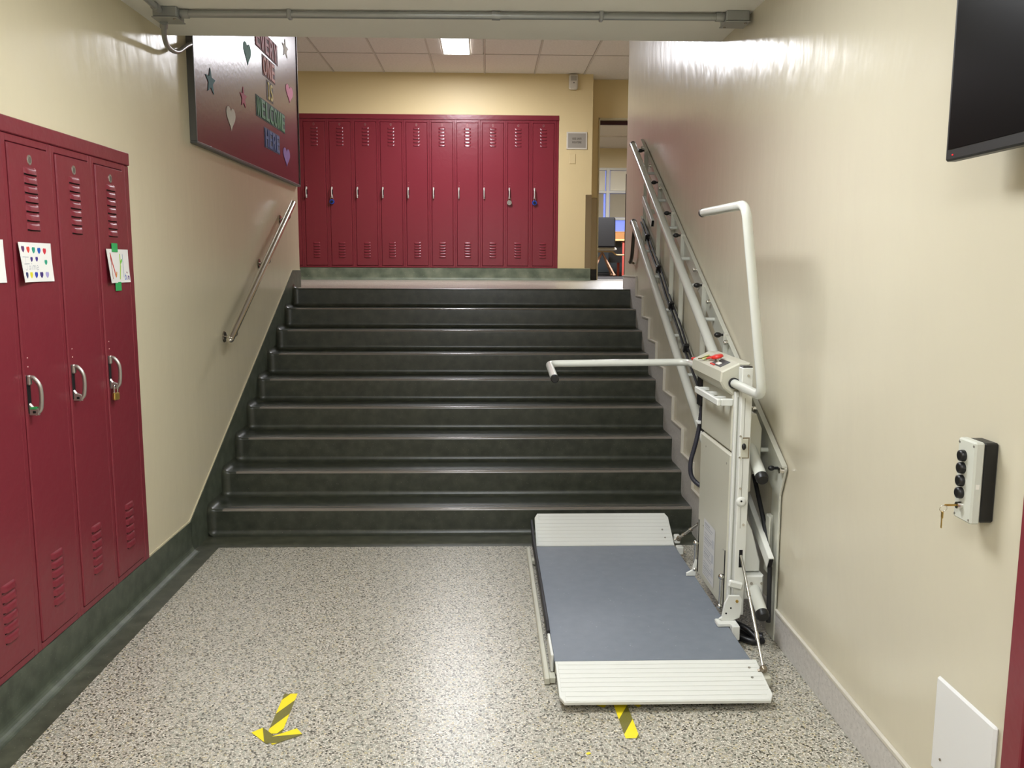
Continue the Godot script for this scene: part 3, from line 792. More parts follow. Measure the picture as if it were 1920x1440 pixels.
func papers(nx: float):
	var x := nx + 0.006
	var im := Image.create(512, 300, false, Image.FORMAT_RGB8); im.fill(c8(234, 232, 226))
	var row := [c8(92, 50, 96), c8(226, 66, 50), c8(40, 150, 124), c8(30, 88, 178), c8(204, 42, 60)]
	for k in 5: ink_heart(im, 62 + k * 86, 52 + k * 3, 28, row[k])
	ink_heart(im, 190, 128, 22, c8(52, 34, 110)); ink_heart(im, 274, 126, 22, c8(64, 40, 128)); ink_heart(im, 416, 150, 24, c8(48, 162, 128))
	row = [c8(50, 60, 100), c8(222, 210, 40), c8(44, 58, 172), c8(58, 40, 108), c8(166, 156, 204)]
	for k in 5: ink_heart(im, 76 + k * 86, 248, 28, row[k])
	var pc := c8(168, 170, 178)
	stroke(im, [Vector2(40, 110), Vector2(140, 112)], c8(140, 144, 150), 4); stroke(im, [Vector2(86, 112), Vector2(86, 160)], pc, 3)
	stroke(im, [Vector2(56, 164), Vector2(146, 162)], c8(130, 134, 140), 4)
	stroke(im, [Vector2(100, 164), Vector2(98, 204), Vector2(78, 212), Vector2(66, 200)], pc, 4)                        # J
	stroke(im, [Vector2(160, 180), Vector2(140, 178), Vector2(130, 196), Vector2(142, 208), Vector2(160, 196), Vector2(162, 178), Vector2(166, 208)], pc, 4)   # a
	stroke(im, [Vector2(186, 176), Vector2(188, 208)], pc, 4); stroke(im, [Vector2(184, 160), Vector2(188, 162)], pc, 5)   # i
	stroke(im, [Vector2(206, 208), Vector2(206, 178), Vector2(222, 174), Vector2(226, 208), Vector2(226, 182), Vector2(242, 174), Vector2(248, 206)], pc, 4)   # m
	stroke(im, [Vector2(264, 194), Vector2(290, 190), Vector2(284, 174), Vector2(268, 178), Vector2(264, 198), Vector2(278, 210), Vector2(296, 202)], pc, 4)   # e
	sheet("drawing", "white paper with rows of coloured hearts and a pencilled name on a near locker", -2.885, 1.424, 0.222, 0.131, x, 0.020, im)
	im = Image.create(512, 300, false, Image.FORMAT_RGB8); im.fill(c8(234, 232, 226))
	stroke(im, [Vector2(84, 40), Vector2(90, 258)], c8(150, 40, 42), 15); stroke(im, [Vector2(84, 44), Vector2(122, 130), Vector2(190, 244)], c8(204, 62, 40), 16)
	stroke(im, [Vector2(214, 210), Vector2(200, 240)], c8(220, 150, 60), 18)
	stroke(im, [Vector2(316, 50), Vector2(318, 150), Vector2(292, 262)], c8(160, 206, 50), 18); stroke(im, [Vector2(330, 120), Vector2(356, 96)], c8(120, 200, 80), 18)
	stroke(im, [Vector2(376, 46), Vector2(384, 250)], c8(132, 160, 180), 9)
	stroke(im, [Vector2(412, 222), Vector2(404, 272), Vector2(430, 270), Vector2(424, 236), Vector2(410, 240)], c8(110, 130, 190), 9); stroke(im, [Vector2(448, 240), Vector2(450, 272)], c8(90, 60, 130), 10); stroke(im, [Vector2(472, 270), Vector2(474, 244), Vector2(492, 246), Vector2(494, 272)], c8(90, 60, 130), 10)
	stroke(im, [Vector2(452, 208), Vector2(458, 212)], c8(110, 40, 60), 12)
	var d := sheet("drawing", "white paper with big red and green letter strokes held by two green tapes", -3.540, 1.408, 0.222, 0.137, x, 0.020, im)
	for q in [[1.545, 0.0], [1.405, 1.0]]:
		var st := st0(); bx(st, Vector3(x + 0.004, q[0] - (0.012 if q[1] > 0.5 else -0.006), -3.625 - q[1] * 0.018), Vector3(0.0015, 0.036, 0.056), 0.0005); part(d, "green_tape", st, M.green_tape, "strip of green painter's tape")
	im = Image.create(64, 64, false, Image.FORMAT_RGB8); im.fill(c8(234, 233, 228))
	sheet("drawing", "plain white paper just showing at the left edge of the photo", -2.585, 1.425, 0.222, 0.135, x, 0.012, im)

# ================================================================ welcome board on the left wall
func heart_poly(w: float, h: float) -> PackedVector2Array:
	var p := PackedVector2Array()
	for k in 36:
		var t := TAU * k / 36.0
		p.append(Vector2(16.0 * pow(sin(t), 3.0) / 32.0 * w, (13.0 * cos(t) - 5.0 * cos(2.0 * t) - 2.0 * cos(3.0 * t) - cos(4.0 * t) + 2.5) / 29.0 * h))
	return p
func star_poly(w: float, h: float) -> PackedVector2Array:
	var p := PackedVector2Array()
	for k in 10:
		var a := PI * 0.5 + TAU * k / 10.0
		var r := 0.52 if k % 2 == 0 else 0.22
		p.append(Vector2(cos(a) * r * w, sin(a) * r * h))
	return p

func board():
	var y0 := 2.108; var y1 := 3.36; var za := -4.66; var zb := -7.19; var xb := XL + 0.028
	var o := thing("notice_board", "large maroon notice board in a thin metal frame high on the left stair wall", "notice board", Vector3(XL, y0, (za + zb) / 2))
	var st := st0(); bb(st, Vector3(XL, y0 + 0.01, zb + 0.01), Vector3(xb, y1 - 0.01, za - 0.01), 0.0); part(o, "panel", st, M.board)
	var fm := mat(c8(92, 92, 90), 0.4, 0.5)
	for q in [[Vector3(XL, y0, zb), Vector3(xb + 0.008, y0 + 0.014, za)], [Vector3(XL, y1 - 0.014, zb), Vector3(xb + 0.008, y1, za)], [Vector3(XL, y0 + 0.014, za - 0.014), Vector3(xb + 0.008, y1 - 0.014, za)], [Vector3(XL, y0 + 0.014, zb), Vector3(xb + 0.008, y1 - 0.014, zb + 0.014)]]:
		st = st0(); bb(st, q[0], q[1], 0.002); part(o, "frame_rail", st, fm)
	# paper cut-outs: polygon x runs along -z
	var side := func(z: float, y: float) -> Transform3D: return Transform3D(Basis(Vector3(0, 0, -1), Vector3(0, 1, 0), Vector3(1, 0, 0)), Vector3(xb + 0.001, y, z))
	var cut := [["paper_heart", "teal paper heart near the top of the maroon board", 0, -5.73, 2.80, 0.17, 0.135, c8(96, 160, 150)],
		["paper_star", "blue-green paper star near the left edge of the maroon board", 1, -4.95, 2.475, 0.17, 0.14, c8(86, 132, 142)],
		["paper_star", "pink paper star left of the green word on the maroon board", 1, -5.60, 2.51, 0.15, 0.13, c8(206, 92, 116)],
		["paper_heart", "white paper heart low on the left half of the maroon board", 0, -5.315, 2.335, 0.18, 0.135, c8(226, 218, 204)],
		["paper_heart", "pink paper heart near the right edge of the maroon board", 0, -6.90, 2.775, 0.24, 0.13, c8(236, 130, 170)],
		["paper_heart", "purple paper heart at the lower right of the maroon board", 0, -6.74, 2.285, 0.22, 0.135, c8(150, 106, 186)],
		["paper_star", "white paper star at the upper right of the maroon board", 1, -6.80, 3.085, 0.2, 0.14, c8(226, 222, 214)]]
	for c in cut:
		var t := thing(c[0], c[1], c[0].replace("_", " "), Vector3(xb, c[4], c[3]), "cut-outs on the welcome board")
		st = st0(); prism(st, heart_poly(c[5], c[6]) if c[2] == 0 else star_poly(c[5], c[6]), 0.002, side.call(c[3], c[4]))
		part(t, "cutout", st, mat(c[7], 0.7))
	for wd in [["EVERY", -6.235, 2.975, 0.60, 0.125, c8(186, 74, 84), c8(108, 50, 56)], ["ONE", -6.27, 2.822, 0.335, 0.118, c8(206, 112, 84), c8(112, 56, 50)], ["IS", -6.285, 2.675, 0.16, 0.115, c8(226, 200, 88), c8(84, 64, 40)],
			["WELCOME", -6.305, 2.522, 0.80, 0.120, c8(70, 136, 82), c8(38, 66, 48)], ["HERE", -6.31, 2.345, 0.42, 0.118, c8(66, 88, 156), c8(62, 62, 100)]]:
		var t := thing("word_sign", "cut-out letters spelling %s on the maroon board" % wd[0], "lettering", Vector3(xb, wd[2] - wd[4] * 0.5, wd[1]), "words on the welcome board")
		st = st0(); bx(st, Vector3(xb + 0.001, wd[2], wd[1]), Vector3(0.0016, wd[4] + 0.018, wd[3] + 0.02), 0.0005); part(t, "backing", st, mat(wd[6], 0.7), "dark card outline behind the letters")
		var n: int = wd[0].length()
		for i in n:
			var tm := text_mesh(wd[0][i], 0.003)
			var bb0 := tm.get_aabb()
			var cell: float = wd[3] / n
			var l := inst(t, "letter", tm, mat(wd[5], 0.6))
			var sx: float = minf(cell * 0.86 / bb0.size.x, 1.4 * wd[4] / bb0.size.y); var sy: float = wd[4] / bb0.size.y
			if wd[0][i] == "I": sx = cell * 0.45 / bb0.size.x
			var b := Basis(Vector3(0, 0, -1) * sx, Vector3(0, 1, 0) * sy, Vector3(1, 0, 0))
			var ctr := bb0.position + bb0.size * 0.5
			l.transform = Transform3D(b, Vector3(0.0035, wd[4] * 0.5, 0.5 * wd[3] - (i + 0.5) * cell) - b * Vector3(ctr.x, ctr.y, 0))

func text_mesh(s: String, depth: float, fname := "Droid Sans", weight := 700) -> TextMesh:
	var f := SystemFont.new(); f.font_names = PackedStringArray([fname]); f.font_weight = weight
	var t := TextMesh.new(); t.text = s; t.font = f; t.font_size = 32; t.pixel_size = 0.005; t.depth = depth; t.curve_step = 1.0
	return t

func left_rail():
	var a := Vector3(XL + 0.075, 1.058, -4.96); var b := Vector3(XL + 0.075, 1.945, -6.705)
	var o := thing("handrail", "polished steel handrail sloping up the left stair wall", "handrail", Vector3(XL, 1.06, -4.96))
	var st := st0(); tube(st, [a, b], 0.0215, 18); part(o, "rail", st, M.chrome)
	st = st0(); ball(st, a, 0.0225, Vector3(1, 0.7, 1), 8); part(o, "end_cap", st, M.chrome)
	for q in [0.08, 0.56, 0.93]:
		var p := a.lerp(b, q)
		st = st0(); tube(st, rounded([p + Vector3(0, -0.018, 0), p + Vector3(0, -0.06, 0), Vector3(XL + 0.004, p.y - 0.065, p.z)], 0.03), 0.007, 8); tube(st, [Vector3(XL + 0.001, p.y - 0.065, p.z), Vector3(XL + 0.007, p.y - 0.065, p.z)], [0.034, 0.03], 16); part(o, "bracket", st, M.steel)

func conduits():
	var yc := HC - 0.020; var z := -3.965
	var o := thing("conduit", "galvanised pipe conduit running across the lower ceiling edge between two boxes", "conduit", Vector3(-0.1, HC, z))
	var st := st0(); tube(st, [Vector3(-1.33, yc, -3.985), Vector3(1.04, yc, -3.935)], 0.0155, 12); part(o, "pipe", st, M.galv)
	for x in [-1.315, 0.04, 1.02]:
		st = st0(); var zz: float = -3.957 + x * 0.021
		tube(st, [Vector3(x - 0.018, yc, zz), Vector3(x + 0.018, yc, zz)], 0.0195, 12); part(o, "coupling", st, M.galv)
	for x in [-0.86, 0.5]:
		st = st0(); bx(st, Vector3(x, HC - 0.02, -3.957 + x * 0.021), Vector3(0.018, 0.039, 0.042), 0.004); part(o, "strap", st, M.galv)
	var o2 := thing("conduit", "short conduit running from the left box towards the viewer", "conduit", Vector3(-1.395, HC, -3.6))
	st = st0(); tube(st, [Vector3(-1.405, yc, -3.93), Vector3(-1.375, yc, -3.30)], 0.0135, 12); part(o2, "pipe", st, M.galv)
	st = st0(); tube(st, [Vector3(-1.403, yc, -3.90), Vector3(-1.401, yc, -3.865)], 0.018, 12); part(o2, "coupling", st, M.galv)
	for q in [[-1.385, -3.985, "grey square junction box at the left end of the ceiling conduit"], [1.09, -3.945, "grey square junction box against the right wall at the end of the conduit"]]:
		var jb := thing("junction_box", q[2], "junction box", Vector3(q[0], HC, q[1]), "junction boxes on the lower ceiling")
		st = st0(); bx(st, Vector3(q[0], HC - 0.0225, q[1]), Vector3(0.102, 0.045, 0.102), 0.004); part(jb, "box", st, M.galv)
		st = st0(); bx(st, Vector3(q[0], HC - 0.0475, q[1]), Vector3(0.11, 0.005, 0.11), 0.0015); part(jb, "cover", st, M.galv)
		for s in [-1, 1]:
			st = st0(); tube(st, [Vector3(q[0] + s * 0.036, HC - 0.049, q[1] + s * 0.036), Vector3(q[0] + s * 0.036, HC - 0.053, q[1] + s * 0.036)], 0.006, 8); part(jb, "screw", st, M.steel)
	var fx := thing("flexible_conduit", "looped flexible metal conduit dropping from the left junction box to the maroon board", "conduit", Vector3(-1.46, HC, -4.1))
	st = st0()
	var pts := [Vector3(-1.42, HC - 0.06, -4.02), Vector3(-1.46, HC - 0.075, -4.13), Vector3(-1.50, 2.495, -4.27), Vector3(-1.505, 2.50, -4.42), Vector3(-1.51, 2.565, -4.56), Vector3(-1.515, 2.60, -4.655)]
	tube(st, rounded(pts, 0.12, 6), 0.0115, 12); part(fx, "hose", st, M.galv)
	st = st0(); tube(st, [Vector3(-1.412, HC - 0.05, -4.0), Vector3(-1.425, HC - 0.062, -4.035)], 0.017, 12); part(fx, "connector", st, M.galv)

func far_wall_items():
	var o := thing("wall_sign", "small grey sign with two lines of text in a white frame on the yellow wall", "sign", Vector3(1.113, 2.912, ZF))
	var st := st0(); bb(st, Vector3(0.985, 2.908, ZF), Vector3(1.241, 3.118, ZF + 0.012), 0.003); part(o, "frame", st, M.plastic)
	st = st0(); bb(st, Vector3(1.003, 2.926, ZF + 0.0115), Vector3(1.223, 3.100, ZF + 0.0135), 0.0005); part(o, "card", st, M.sign_grey)
	for q in [["USE SAFE", 3.036], ["ROUTINE", 2.993]]:
		var tm := text_mesh(q[0], 0.001)
		var a := tm.get_aabb(); var l := inst(o, "lettering", tm, M.ink)
		var s := 0.112 / a.size.x; var s2 := 0.024 / a.size.y
		l.transform = Transform3D(Basis(Vector3(s, 0, 0), Vector3(0, s2, 0), Vector3(0, 0, 1)), Vector3(0.0 - s * (a.position.x + a.size.x / 2), q[1] - 2.912 - s2 * (a.position.y + a.size.y / 2), 0.0142))
	var sw := thing("switch_plate", "cream blank switch plate below the grey sign", "switch plate", Vector3(1.065, 2.74, ZF))
	st = st0(); bb(st, Vector3(1.022, 2.735, ZF), Vector3(1.102, 2.853, ZF + 0.007), 0.003); part(sw, "plate", st, mat(c8(222, 202, 156), 0.5))
	var ms := thing("motion_sensor", "white motion sensor mounted high on the yellow wall under the ceiling", "motion sensor", Vector3(1.058, 3.61, ZF))
	st = st0(); bb(st, Vector3(1.004, 3.615, ZF), Vector3(1.114, 3.795, ZF + 0.06), 0.016); part(ms, "body", st, M.plastic)
	st = st0(); bx(st, Vector3(1.059, 3.745, ZF + 0.06), Vector3(0.07, 0.06, 0.012), 0.006); part(ms, "lens", st, mat(c8(176, 170, 160), 0.4))
	st = st0(); bx(st, Vector3(1.062, 3.692, ZF + 0.0605), Vector3(0.012, 0.012, 0.004), 0.001); part(ms, "indicator", st, M.black)
	var g1 := thing("corner_guard", "brushed steel corner guard on the yellow pillar edge", "corner guard", Vector3(1.25, 1.46, ZF), "steel corner guards by the doorway")
	st = st0(); bb(st, Vector3(1.232, 1.455, ZF), Vector3(1.309, 2.36, ZF + 0.003), 0.001); bb(st, Vector3(1.305, 1.455, ZF - 0.08), Vector3(1.309, 2.36, ZF)); part(g1, "plate", st, M.steel)
	var g2 := thing("corner_guard", "brushed steel corner guard on the set-back jamb left of the doorway", "corner guard", Vector3(1.37, 1.44, -11.3), "steel corner guards by the doorway")
	st = st0(); bb(st, Vector3(1.345, 1.442, -11.3), Vector3(1.421, 2.35, -11.296), 0.001); part(g2, "plate", st, M.steel)
	var g3 := thing("edge_trim", "thin dark vertical edge strip at the far end of the right wall", "edge trim", Vector3(XR, 1.40, -7.3))
	st = st0(); bb(st, Vector3(XR - 0.004, 1.41, -7.31), Vector3(XR + 0.03, 2.24, -7.3), 0.001); part(g3, "strip", st, mat(c8(70, 46, 40), 0.5))

# ================================================================ wheelchair lift
const XT := 1.07         # rail tubes
func up(z: float) -> float: return 0.660 + (-3.23 - z) * 0.5255
func lo(z: float) -> float: return 0.136 + (-3.15 - z) * 0.5160
func ch(z: float) -> float: return 0.714 + (-3.204 - z) * 0.510

func lift_rails():
	var o := thing("lift_rail", "pair of pale tubular lift rails on brackets along the right wall above the stairs", "lift rail", Vector3(1.1, 0, -4.8))
	var st := st0(); tube(st, [Vector3(XT, up(-6.465), -6.465), Vector3(XT, up(-3.255), -3.255)], 0.0235, 18); part(o, "upper_tube", st, M.tubewhite)
	st = st0(); tube(st, [Vector3(XT, lo(-6.365), -6.365), Vector3(XT, lo(-3.175), -3.175)], 0.0235, 18); part(o, "lower_tube", st, M.tubewhite)
	for q in [[up(-3.255), -3.255, 0.5255, 1.0], [lo(-3.175), -3.175, 0.516, 1.0], [up(-6.465), -6.465, 0.5255, -1.0], [lo(-6.365), -6.365, 0.516, -1.0]]:
		st = st0(); var p := Vector3(XT, q[0], q[1]); var d: Vector3 = Vector3(0, -q[2], 1).normalized() * q[3]
		tube(st, [p - d * 0.004, p + d * 0.014, p + d * 0.022], [0.0252, 0.0252, 0.021], 20); part(o, "end_cap", st, M.black)
	# flat wall channels behind the tubes
	st = st0()
	prism(st, pv([-6.52, ch(-6.52), -3.48, ch(-3.48), -3.48, ch(-3.48) - 0.115, -6.44, ch(-6.44) - 0.115]), 0.006, zy(1.146), 0.0)
	prism(st, pv([-6.52, ch(-6.52), -3.21, ch(-3.21), -3.21, ch(-3.21) + 0.006, -6.52, ch(-6.52) + 0.006]), 0.02, zy(1.134), 0.0)
	part(o, "upper_channel", st, M.plate)
	st = st0()
	prism(st, pv([-6.46, 1.845, -4.0, 0.585, -4.0, 0.465, -6.40, 1.70]), 0.006, zy(1.146), 0.0)
	prism(st, pv([-6.46, 1.845, -4.0, 0.585, -4.0, 0.591, -6.46, 1.851]), 0.02, zy(1.134), 0.0)
	part(o, "lower_channel", st, M.plate)
	# uprights between the two channels
	for z in [-6.30, -5.77, -5.33, -5.05, -4.51, -4.07]:
		st = st0(); bb(st, Vector3(1.124, 0.465 + (-4.0 - z) * 0.51, z - 0.009), Vector3(1.1455, ch(z) + 0.012, z + 0.009), 0.002); bb(st, Vector3(1.143, 0.5 + (-4.0 - z) * 0.51, z + 0.009), Vector3(1.1455, ch(z) - 0.03, z + 0.020), 0.0); part(o, "upright", st, M.plate)
		st = st0(); tube(st, [Vector3(1.126, ch(z) + 0.006, z), Vector3(1.104, ch(z) + 0.006, z), Vector3(1.098, ch(z) + 0.006, z)], [0.006, 0.006, 0.005], 10); ball(st, Vector3(1.098, ch(z) + 0.006, z), 0.0155, Vector3(1.2, 0.85, 1.0), 8); part(o, "knob", st, M.black)
	# stand-offs
	for z in [-6.42, -6.025, -5.622, -5.264, -4.907, -4.635, -4.323, -3.955, -3.42]:
		st = st0(); tube(st, [Vector3(XT, up(z) - 0.015, z), Vector3(1.146, up(z) - 0.015, z)], 0.0095, 10); part(o, "standoff", st, M.tubewhite)
	for z in [-6.395, -6.066, -5.711, -5.343, -4.69, -4.376, -4.028, -3.56]:
		st = st0(); tube(st, [Vector3(1.134, ch(z) - 0.006, z), Vector3(1.122, ch(z) - 0.006, z)], [0.0115, 0.0115], 12); ball(st, Vector3(1.122, ch(z) - 0.006, z), 0.0105, Vector3(0.7, 1, 1), 7); part(o, "bolt", st, M.chrome)
	for z in [-5.95, -5.62, -5.24, -4.98, -4.62, -4.25]:
		st = st0(); tube(st, [Vector3(XT, lo(z) + 0.005, z), Vector3(1.146, lo(z) + 0.005, z)], 0.0095, 10); part(o, "standoff", st, M.tubewhite)
	# cables clipped beside the lower tube
	for q in [[1.112, 0.035, 0.007], [1.124, 0.060, 0.006]]:
		st = st0(); var pts := []
		for k in 13: pts.append(Vector3(q[0], lo(-6.30 + k * 0.19) + q[1] + 0.008 * sin(k * 2.1), -6.30 + k * 0.19))
		tube(st, pts, q[2], 8); part(o, "cable", st, M.rubber)
	for k in 5:
		var z := -6.05 + k * 0.42
		st = st0(); bx(st, Vector3(1.116, lo(z) + 0.048, z), Vector3(0.03, 0.05, 0.022), 0.003, Basis(Vector3.RIGHT, 0.47)); part(o, "cable_clip", st, M.black)
	# end plate standing on the floor
	st = st0()
	prism(st, pv([-3.60, ch(-3.60), -3.204, ch(-3.204), -3.258, 0.595, -3.252, 0.0, -3.345, 0.0, -3.345, 0.60, -3.60, ch(-3.60) - 0.19]), 0.009, zy(1.145), 0.002)
	part(o, "end_plate", st, M.plate)
	st = st0(); bb(st, Vector3(1.126, 0.27, -3.345), Vector3(1.145, 0.50, -3.315), 0.002); bb(st, Vector3(1.121, 0.27, -3.335), Vector3(1.126, 0.50, -3.285), 0.002); part(o, "flange", st, M.plate)
	st = st0(); tube(st, [Vector3(1.145, 0.70, -3.285), Vector3(1.122, 0.70, -3.285)], 0.006, 10); ball(st, Vector3(1.118, 0.70, -3.285), 0.0115, Vector3(1.2, 0.9, 1.0), 8); part(o, "knob", st, M.black)
	st = st0(); tube(st, [Vector3(1.145, 0.705, -3.225), Vector3(1.128, 0.705, -3.225)], 0.012, 12); part(o, "bolt", st, M.chrome)
	# square stop rails at both ends
	for q in [[-3.20, -3.62, 0.343], [-5.80, -6.16, 1.765]]:
		st = st0(); var a := Vector3(1.102, q[2], q[0]); var b := Vector3(1.102, q[2] + (q[0] - q[1]) * 0.515, q[1])
		var d := (b - a).normalized(); var bs := Basis(Vector3.RIGHT, Vector3.RIGHT.cross(d) * -1.0, d)
		bx(st, (a + b) * 0.5, Vector3(0.022, 0.050, (b - a).length()), 0.002, bs); part(o, "stop_rail", st, M.white)
		st = st0(); bx(st, a - d * 0.001, Vector3(0.016, 0.042, 0.004), 0.0, bs); part(o, "stop_rail_mouth", st, M.slot)
		st = st0(); bb(st, Vector3(1.116, (a.y + b.y) / 2 - 0.02, (a.z + b.z) / 2 - 0.02), Vector3(1.146, (a.y + b.y) / 2 + 0.01, (a.z + b.z) / 2 + 0.02)); part(o, "stop_bracket", st, M.plate)

func flap(o: Node3D, hinge: Vector3, ang: float, dir: float, L: float, w0: float, w1: float):
	# ribbed ramp: hinge line along x at (y, z), leaning by ang, outwards along dir*z
	var d := Vector3(0, sin(ang), cos(ang) * dir); var n := Vector3(0, cos(ang), -sin(ang) * dir)
	var f := Transform3D(Basis(Vector3.RIGHT, d, n), Vector3(0, hinge.y, hinge.z))
	var st := st0()
	prism(st, pv([w0, 0.0, w1, 0.0, w1, L - 0.03, w1 - 0.015, L, w0 + 0.015, L, w0, L - 0.03]), -0.014, f, 0.002)
	var leaf := part(o, "ramp_flap", st, M.white)
	var rib := st0()
	var nr := 9
	for k in nr:
		var s := 0.0135 + (L - 0.027) * k / (nr - 1)
		var inset := 0.008 if k < nr - 2 else 0.02
		bx(rib, f * Vector3((w0 + w1) / 2, s, 0.0008), Vector3(w1 - w0 - 2 * inset, 0.0205, 0.0016), 0.0007, f.basis)
	part(leaf, "rib", rib, M.white)
	for s in [0.05, 0.105]:
		st = st0(); tube(st, [f * Vector3(w1 - 0.035 - s * 0.1, s, 0.001), f * Vector3(w1 - 0.035 - s * 0.1, s, 0.0035)], 0.005, 8); part(leaf, "screw", st, M.handle)

func lift():
	var o := thing("platform_lift", "white wheelchair platform lift parked at the foot of the stairs, one arm raised", "wheelchair lift", Vector3(0.6, 0, -3.56))
	# platform
	var st := st0(); bb(st, Vector3(0.242, 0.066, -4.20), Vector3(0.952, 0.081, -2.93), 0.003); part(o, "deck", st, M.deck, "blue-grey non-slip deck")
	st = st0(); bb(st, Vector3(0.246, 0.022, -4.19), Vector3(0.948, 0.0655, -2.94), 0.003); part(o, "deck_frame", st, M.grey)
	st = st0(); bb(st, Vector3(0.206, 0.002, -4.34), Vector3(0.226, 0.030, -2.90), 0.004); bb(st, Vector3(0.226, 0.006, -2.95), Vector3(0.246, 0.028, -2.905), 0.002); bb(st, Vector3(0.226, 0.006, -4.18), Vector3(0.246, 0.028, -4.14), 0.002); part(o, "side_rail", st, M.grey, "long grey rail at floor level")
	st = st0(); prism(st, pv([-4.38, 0.165, -4.16, 0.13, -3.20, 0.118, -3.13, 0.105, -3.13, 0.082, -4.20, 0.082, -4.38, 0.15]), 0.012, zy(0.229), 0.002); part(o, "side_bumper", st, M.rubber, "black rubber side strip")
	st = st0(); bb(st, Vector3(0.231, 0.03, -3.13), Vector3(0.241, 0.095, -2.945), 0.002); part(o, "side_plate", st, M.white)
	flap(o, Vector3(0, 0.082, -4.203), 0.52, -1.0, 0.225, 0.250, 0.952)
	flap(o, Vector3(0, 0.080, -2.926), -0.185, 1.0, 0.222, 0.245, 0.972)
	# housing
	var hx := 0.965
	st = st0(); bb(st, Vector3(hx, 0.754, -3.80), Vector3(1.035, 1.0, -3.322), 0.010); part(o, "upper_cover", st, M.grey)
	st = st0(); bb(st, Vector3(hx, 0.088, -3.80), Vector3(1.035, 0.749, -3.322), 0.010)
	part(o, "lower_cover", st, M.grey)
	for q in [[0.70, -3.70], [0.70, -3.37], [0.34, -3.70], [0.34, -3.37]]:
		st = st0(); tube(st, [Vector3(hx + 0.001, q[0], q[1]), Vector3(hx - 0.002, q[0], q[1])], 0.004, 8); part(o, "cover_screw", st, M.handle)
	for q in [[0.10, 0.345, -3.775], [0.10, 0.345, -3.345]]:
		st = st0(); bb(st, Vector3(hx - 0.001, q[0], q[2] - 0.006), Vector3(hx + 0.002, q[1], q[2] + 0.006)); part(o, "link_slot", st, M.slot)
		st = st0(); tube(st, [Vector3(hx - 0.012, 0.235, q[2]), Vector3(hx - 0.016, 0.11, q[2] + 0.005)], 0.006, 8); ball(st, Vector3(hx - 0.012, 0.235, q[2]), 0.013, Vector3.ONE, 7); ball(st, Vector3(hx - 0.016, 0.112, q[2] + 0.005), 0.011, Vector3.ONE, 7); part(o, "link_pin", st, M.chrome)
	# notice label
	var im := Image.create(200, 280, false, Image.FORMAT_RGB8); im.fill(c8(206, 206, 206))
	for k in 22:
		if k in [3, 9, 15]: continue
		im.fill_rect(Rect2i(16, 14 + k * 12, 90 + (k * 53) % 70, 4 if k % 6 else 7), c8(164, 166, 172))
	for k in 3: im.fill_rect(Rect2i(150, 60 + k * 70, 36, 40), c8(184, 186, 192))
	st = st0(); st.set_smooth_group(-1)
	var lz := [-3.685, -3.50]; var ly := [0.145, 0.40]
	for q in [[0, 1], [1, 1], [1, 0], [0, 1], [1, 0], [0, 0]]:
		st.set_uv(Vector2(q[0], 1 - q[1])); vtx(st, Vector3(hx - 0.0012, ly[q[1]] - 0.02, lz[q[0]]))
	var lm := mat(Color.WHITE, 0.6); lm.albedo_texture = ImageTexture.create_from_image(im)
	part(o, "notice_label", st, lm, "white printed notice")
	# mast
	st = st0(); bb(st, Vector3(0.984, 0.10, -3.3215), Vector3(1.027, 1.098, -3.272), 0.003); bb(st, Vector3(0.968, 0.10, -3.3215), Vector3(0.985, 1.0, -3.300), 0.003)
	part(o, "mast", st, M.white)
	st = st0(); bb(st, Vector3(0.986, 1.098, -3.32), Vector3(1.025, 1.103, -3.274), 0.002); part(o, "mast_cap", st, M.black)
	st = st0(); bb(st, Vector3(0.9775, 0.12, -3.3005), Vector3(0.981, 0.98, -3.2985)); bb(st, Vector3(0.9985, 0.46, -3.2725), Vector3(1.0005, 0.98, -3.2712)); part(o, "mast_groove", st, mat(c8(150, 150, 140), 0.5))
	for q in [[1.008, 1.068, 0.006], [0.988, 0.83, 0.005], [0.988, 0.745, 0.005], [0.994, 0.622, 0.005], [1.012, 0.475, 0.006]]:
		st = st0(); tube(st, [Vector3(q[0], q[1], -3.273), Vector3(q[0], q[1], -3.268)], [q[2], q[2] * 0.7], 10); part(o, "mast_screw", st, M.chrome)
	st = st0(); bb(st, Vector3(0.996, 0.742, -3.2735), Vector3(1.023, 0.826, -3.2705), 0.001); part(o, "switch_plate", st, M.steel)
	st = st0(); bb(st, Vector3(0.991, 0.746, -3.2730), Vector3(1.018, 0.820, -3.2695), 0.001); part(o, "switch_cover", st, M.grey)
	st = st0(); ball(st, Vector3(1.0, 0.790, -3.266), 0.011, Vector3(0.8, 1.2, 0.6), 8); part(o, "switch_knob", st, M.black)
	st = st0(); tube(st, [Vector3(1.0, 0.568, -3.273), Vector3(1.0, 0.568, -3.266), Vector3(1.0, 0.568, -3.264)], [0.021, 0.019, 0.010], 18); part(o, "pivot_boss", st, M.white)
	st = st0(); tube(st, [Vector3(0.998, 0.572, -3.265), Vector3(0.998, 0.572, -3.2625)], 0.004, 8); part(o, "boss_hole", st, M.slot); st = st0(); bb(st, Vector3(1.0, 0.30, -3.2725), Vector3(1.014, 0.372, -3.2710), 0.0); part(o, "mast_slot", st, M.slot)
	# control box on top
	st = st0()
	prism(st, pv([0.917, 1.077, 0.986, 1.111, 1.030, 1.111, 1.030, 0.984, 0.962, 0.984, 0.930, 1.008, 0.914, 1.036]), -0.475, xy(-3.325), 0.006)
	var cb := part(o, "control_box", st, M.grey)
	var sl := Basis(Vector3(0, 0, 1), 0.4636)
	st = st0(); bx(st, Vector3(0.953, 1.0955, -3.475), Vector3(0.045, 0.003, 0.15), 0.001, sl); part(cb, "legend_plate", st, mat(c8(70, 74, 74), 0.5))
